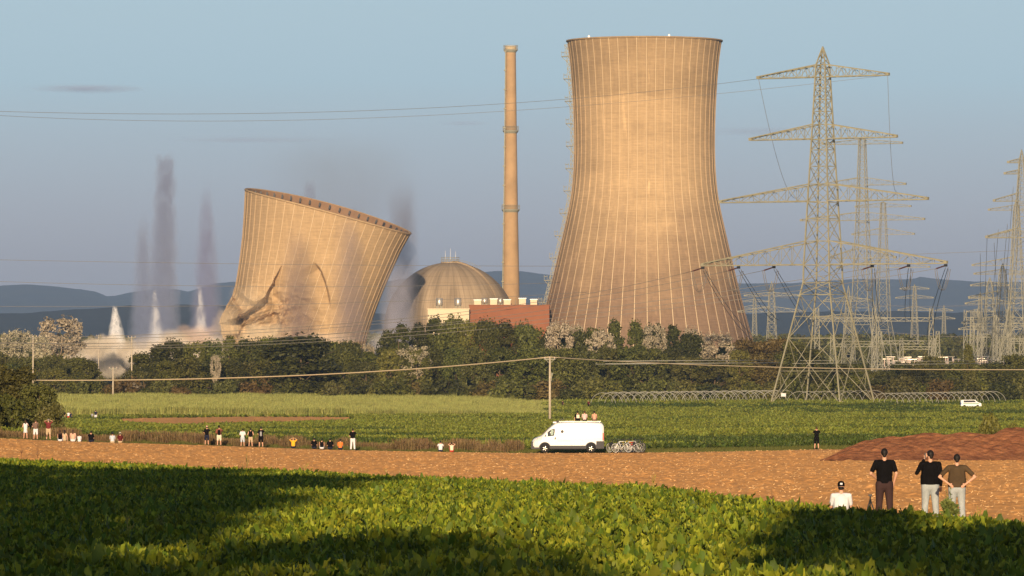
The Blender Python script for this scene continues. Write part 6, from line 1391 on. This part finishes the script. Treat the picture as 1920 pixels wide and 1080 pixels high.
puff('whitish mist at the right foot of the leaning tower', 712, 640, 70, 60, 2530, (.97, .95, .98), .12, feat=7, soft=.2, seed=29.4, wobble=2.8, zstretch=1)

# ------------------------------------------------------------------ air
hz = MB(); hz.box((0, 13300, 190), (16000, 27000, 404)); HZ = hz.build('haze', None); HZ.data.materials.clear()
hm_ = bpy.data.materials.new('haze_air'); hm_.use_nodes = True; t = hm_.node_tree; t.nodes.clear(); o = t.nodes.new("ShaderNodeOutputMaterial"); pv = t.nodes.new("ShaderNodeVolumePrincipled")
pv.inputs["Color"].default_value = (.46, .66, 1.0, 1); pv.inputs["Density"].default_value = HAZE = 0.000036; pv.inputs["Anisotropy"].default_value = 0.0; t.links.new(pv.outputs[0], o.inputs["Volume"])
HZ.data.materials.append(hm_); tag(HZ, 'pale air haze over the whole landscape', 'haze', kind='stuff')

# ------------------------------------------------------------------ trees around the viewpoint, whose shade falls on the beets
def shade_tree(X, Y, W_, zt, zb_, label, seed):
    g0 = Gf(0, max(Y, 0)); e = empty('tree', (X, Y, g0)); tag(e, label, 'tree', 'tall trees around the viewpoint'); H_ = zt - g0
    link('crown', crown_mesh('crown', seed, 'round', W_ * 1.2, H_, 90, 11000, .36, [M['lf_dark']], max(zb_ - g0, .5)), e); link('trunk', trunk_mesh('trunk', seed, H_, W_, M['bark'], r0=.25), e)
for a in ((-14.0, 40, 8.0, 21, 3, 'tall tree at the left close to the viewpoint', 501), (-17.6, 76, 8.8, 27, 5, 'tallest tree left of the beet field', 502), (-23.5, 84, 7.5, 27.5, 2, 'broad tree further out left of the beet field', 503),
          (-28.5, 120, 8.5, 22.5, 0, 'tree at the far left of the beet field', 504), (-21.5, 104, 8.0, 26.5, 6, 'slender tree beyond the tallest one left of the beet field', 510), (-21.5, 60, 7, 18, 0, 'middle tree left of the beet field', 505),
          (-14.0, 58, 5.4, 29, 8, 'slim tall tree close to the left picture edge', 511), (-7.4, -12, 11.0, 19.3, -2, 'tree behind the viewpoint', 506), (-13.6, -8, 7, 22, -2, 'tree behind and left of the viewpoint', 507),
          (2.7, 20, 3.8, 19.2, 10.2, 'slim high-crowned tree right of the viewpoint', 508), (6.4, 19, 6.0, 15.4, 6.7, 'broad-crowned tree right of the viewpoint', 509)):
    shade_tree(*a)

# thin clouds far beyond the haze
for px, py, wx, wy, dn, sd_, lb in ((165, 166, 290, 22, .007, 31, 'thin grey cloud streak in the upper left sky'), (470, 262, 420, 16, .003, 33, 'very faint cloud line above the leaning tower'), (1420, 246, 260, 24, .003, 35, 'faint cloud streak between the standing tower and the tallest pylon'), (870, 231, 130, 12, .003, 37, 'faint short cloud left of the chimney')):
    s_ = 32000 / F; dims = (wx * s_ / 2, 260, wy * s_ / 2); mb = MB(); mb.ell((0, 0, 0), (1, 1, 1), 0, 20, 12)
    o = mb.build('cloud', vol_mat('cloud_vapour', (.66, .76, 1.0), dn, dims, feat=130, kind='ball', soft=.1, seed=sd_, wobble=1.6, zstretch=.25, floor=.1), None, ((px - 960) * s_, 32000, (HOR - py) * s_)); o.scale = dims; tag(o, lb, 'cloud', kind='stuff')
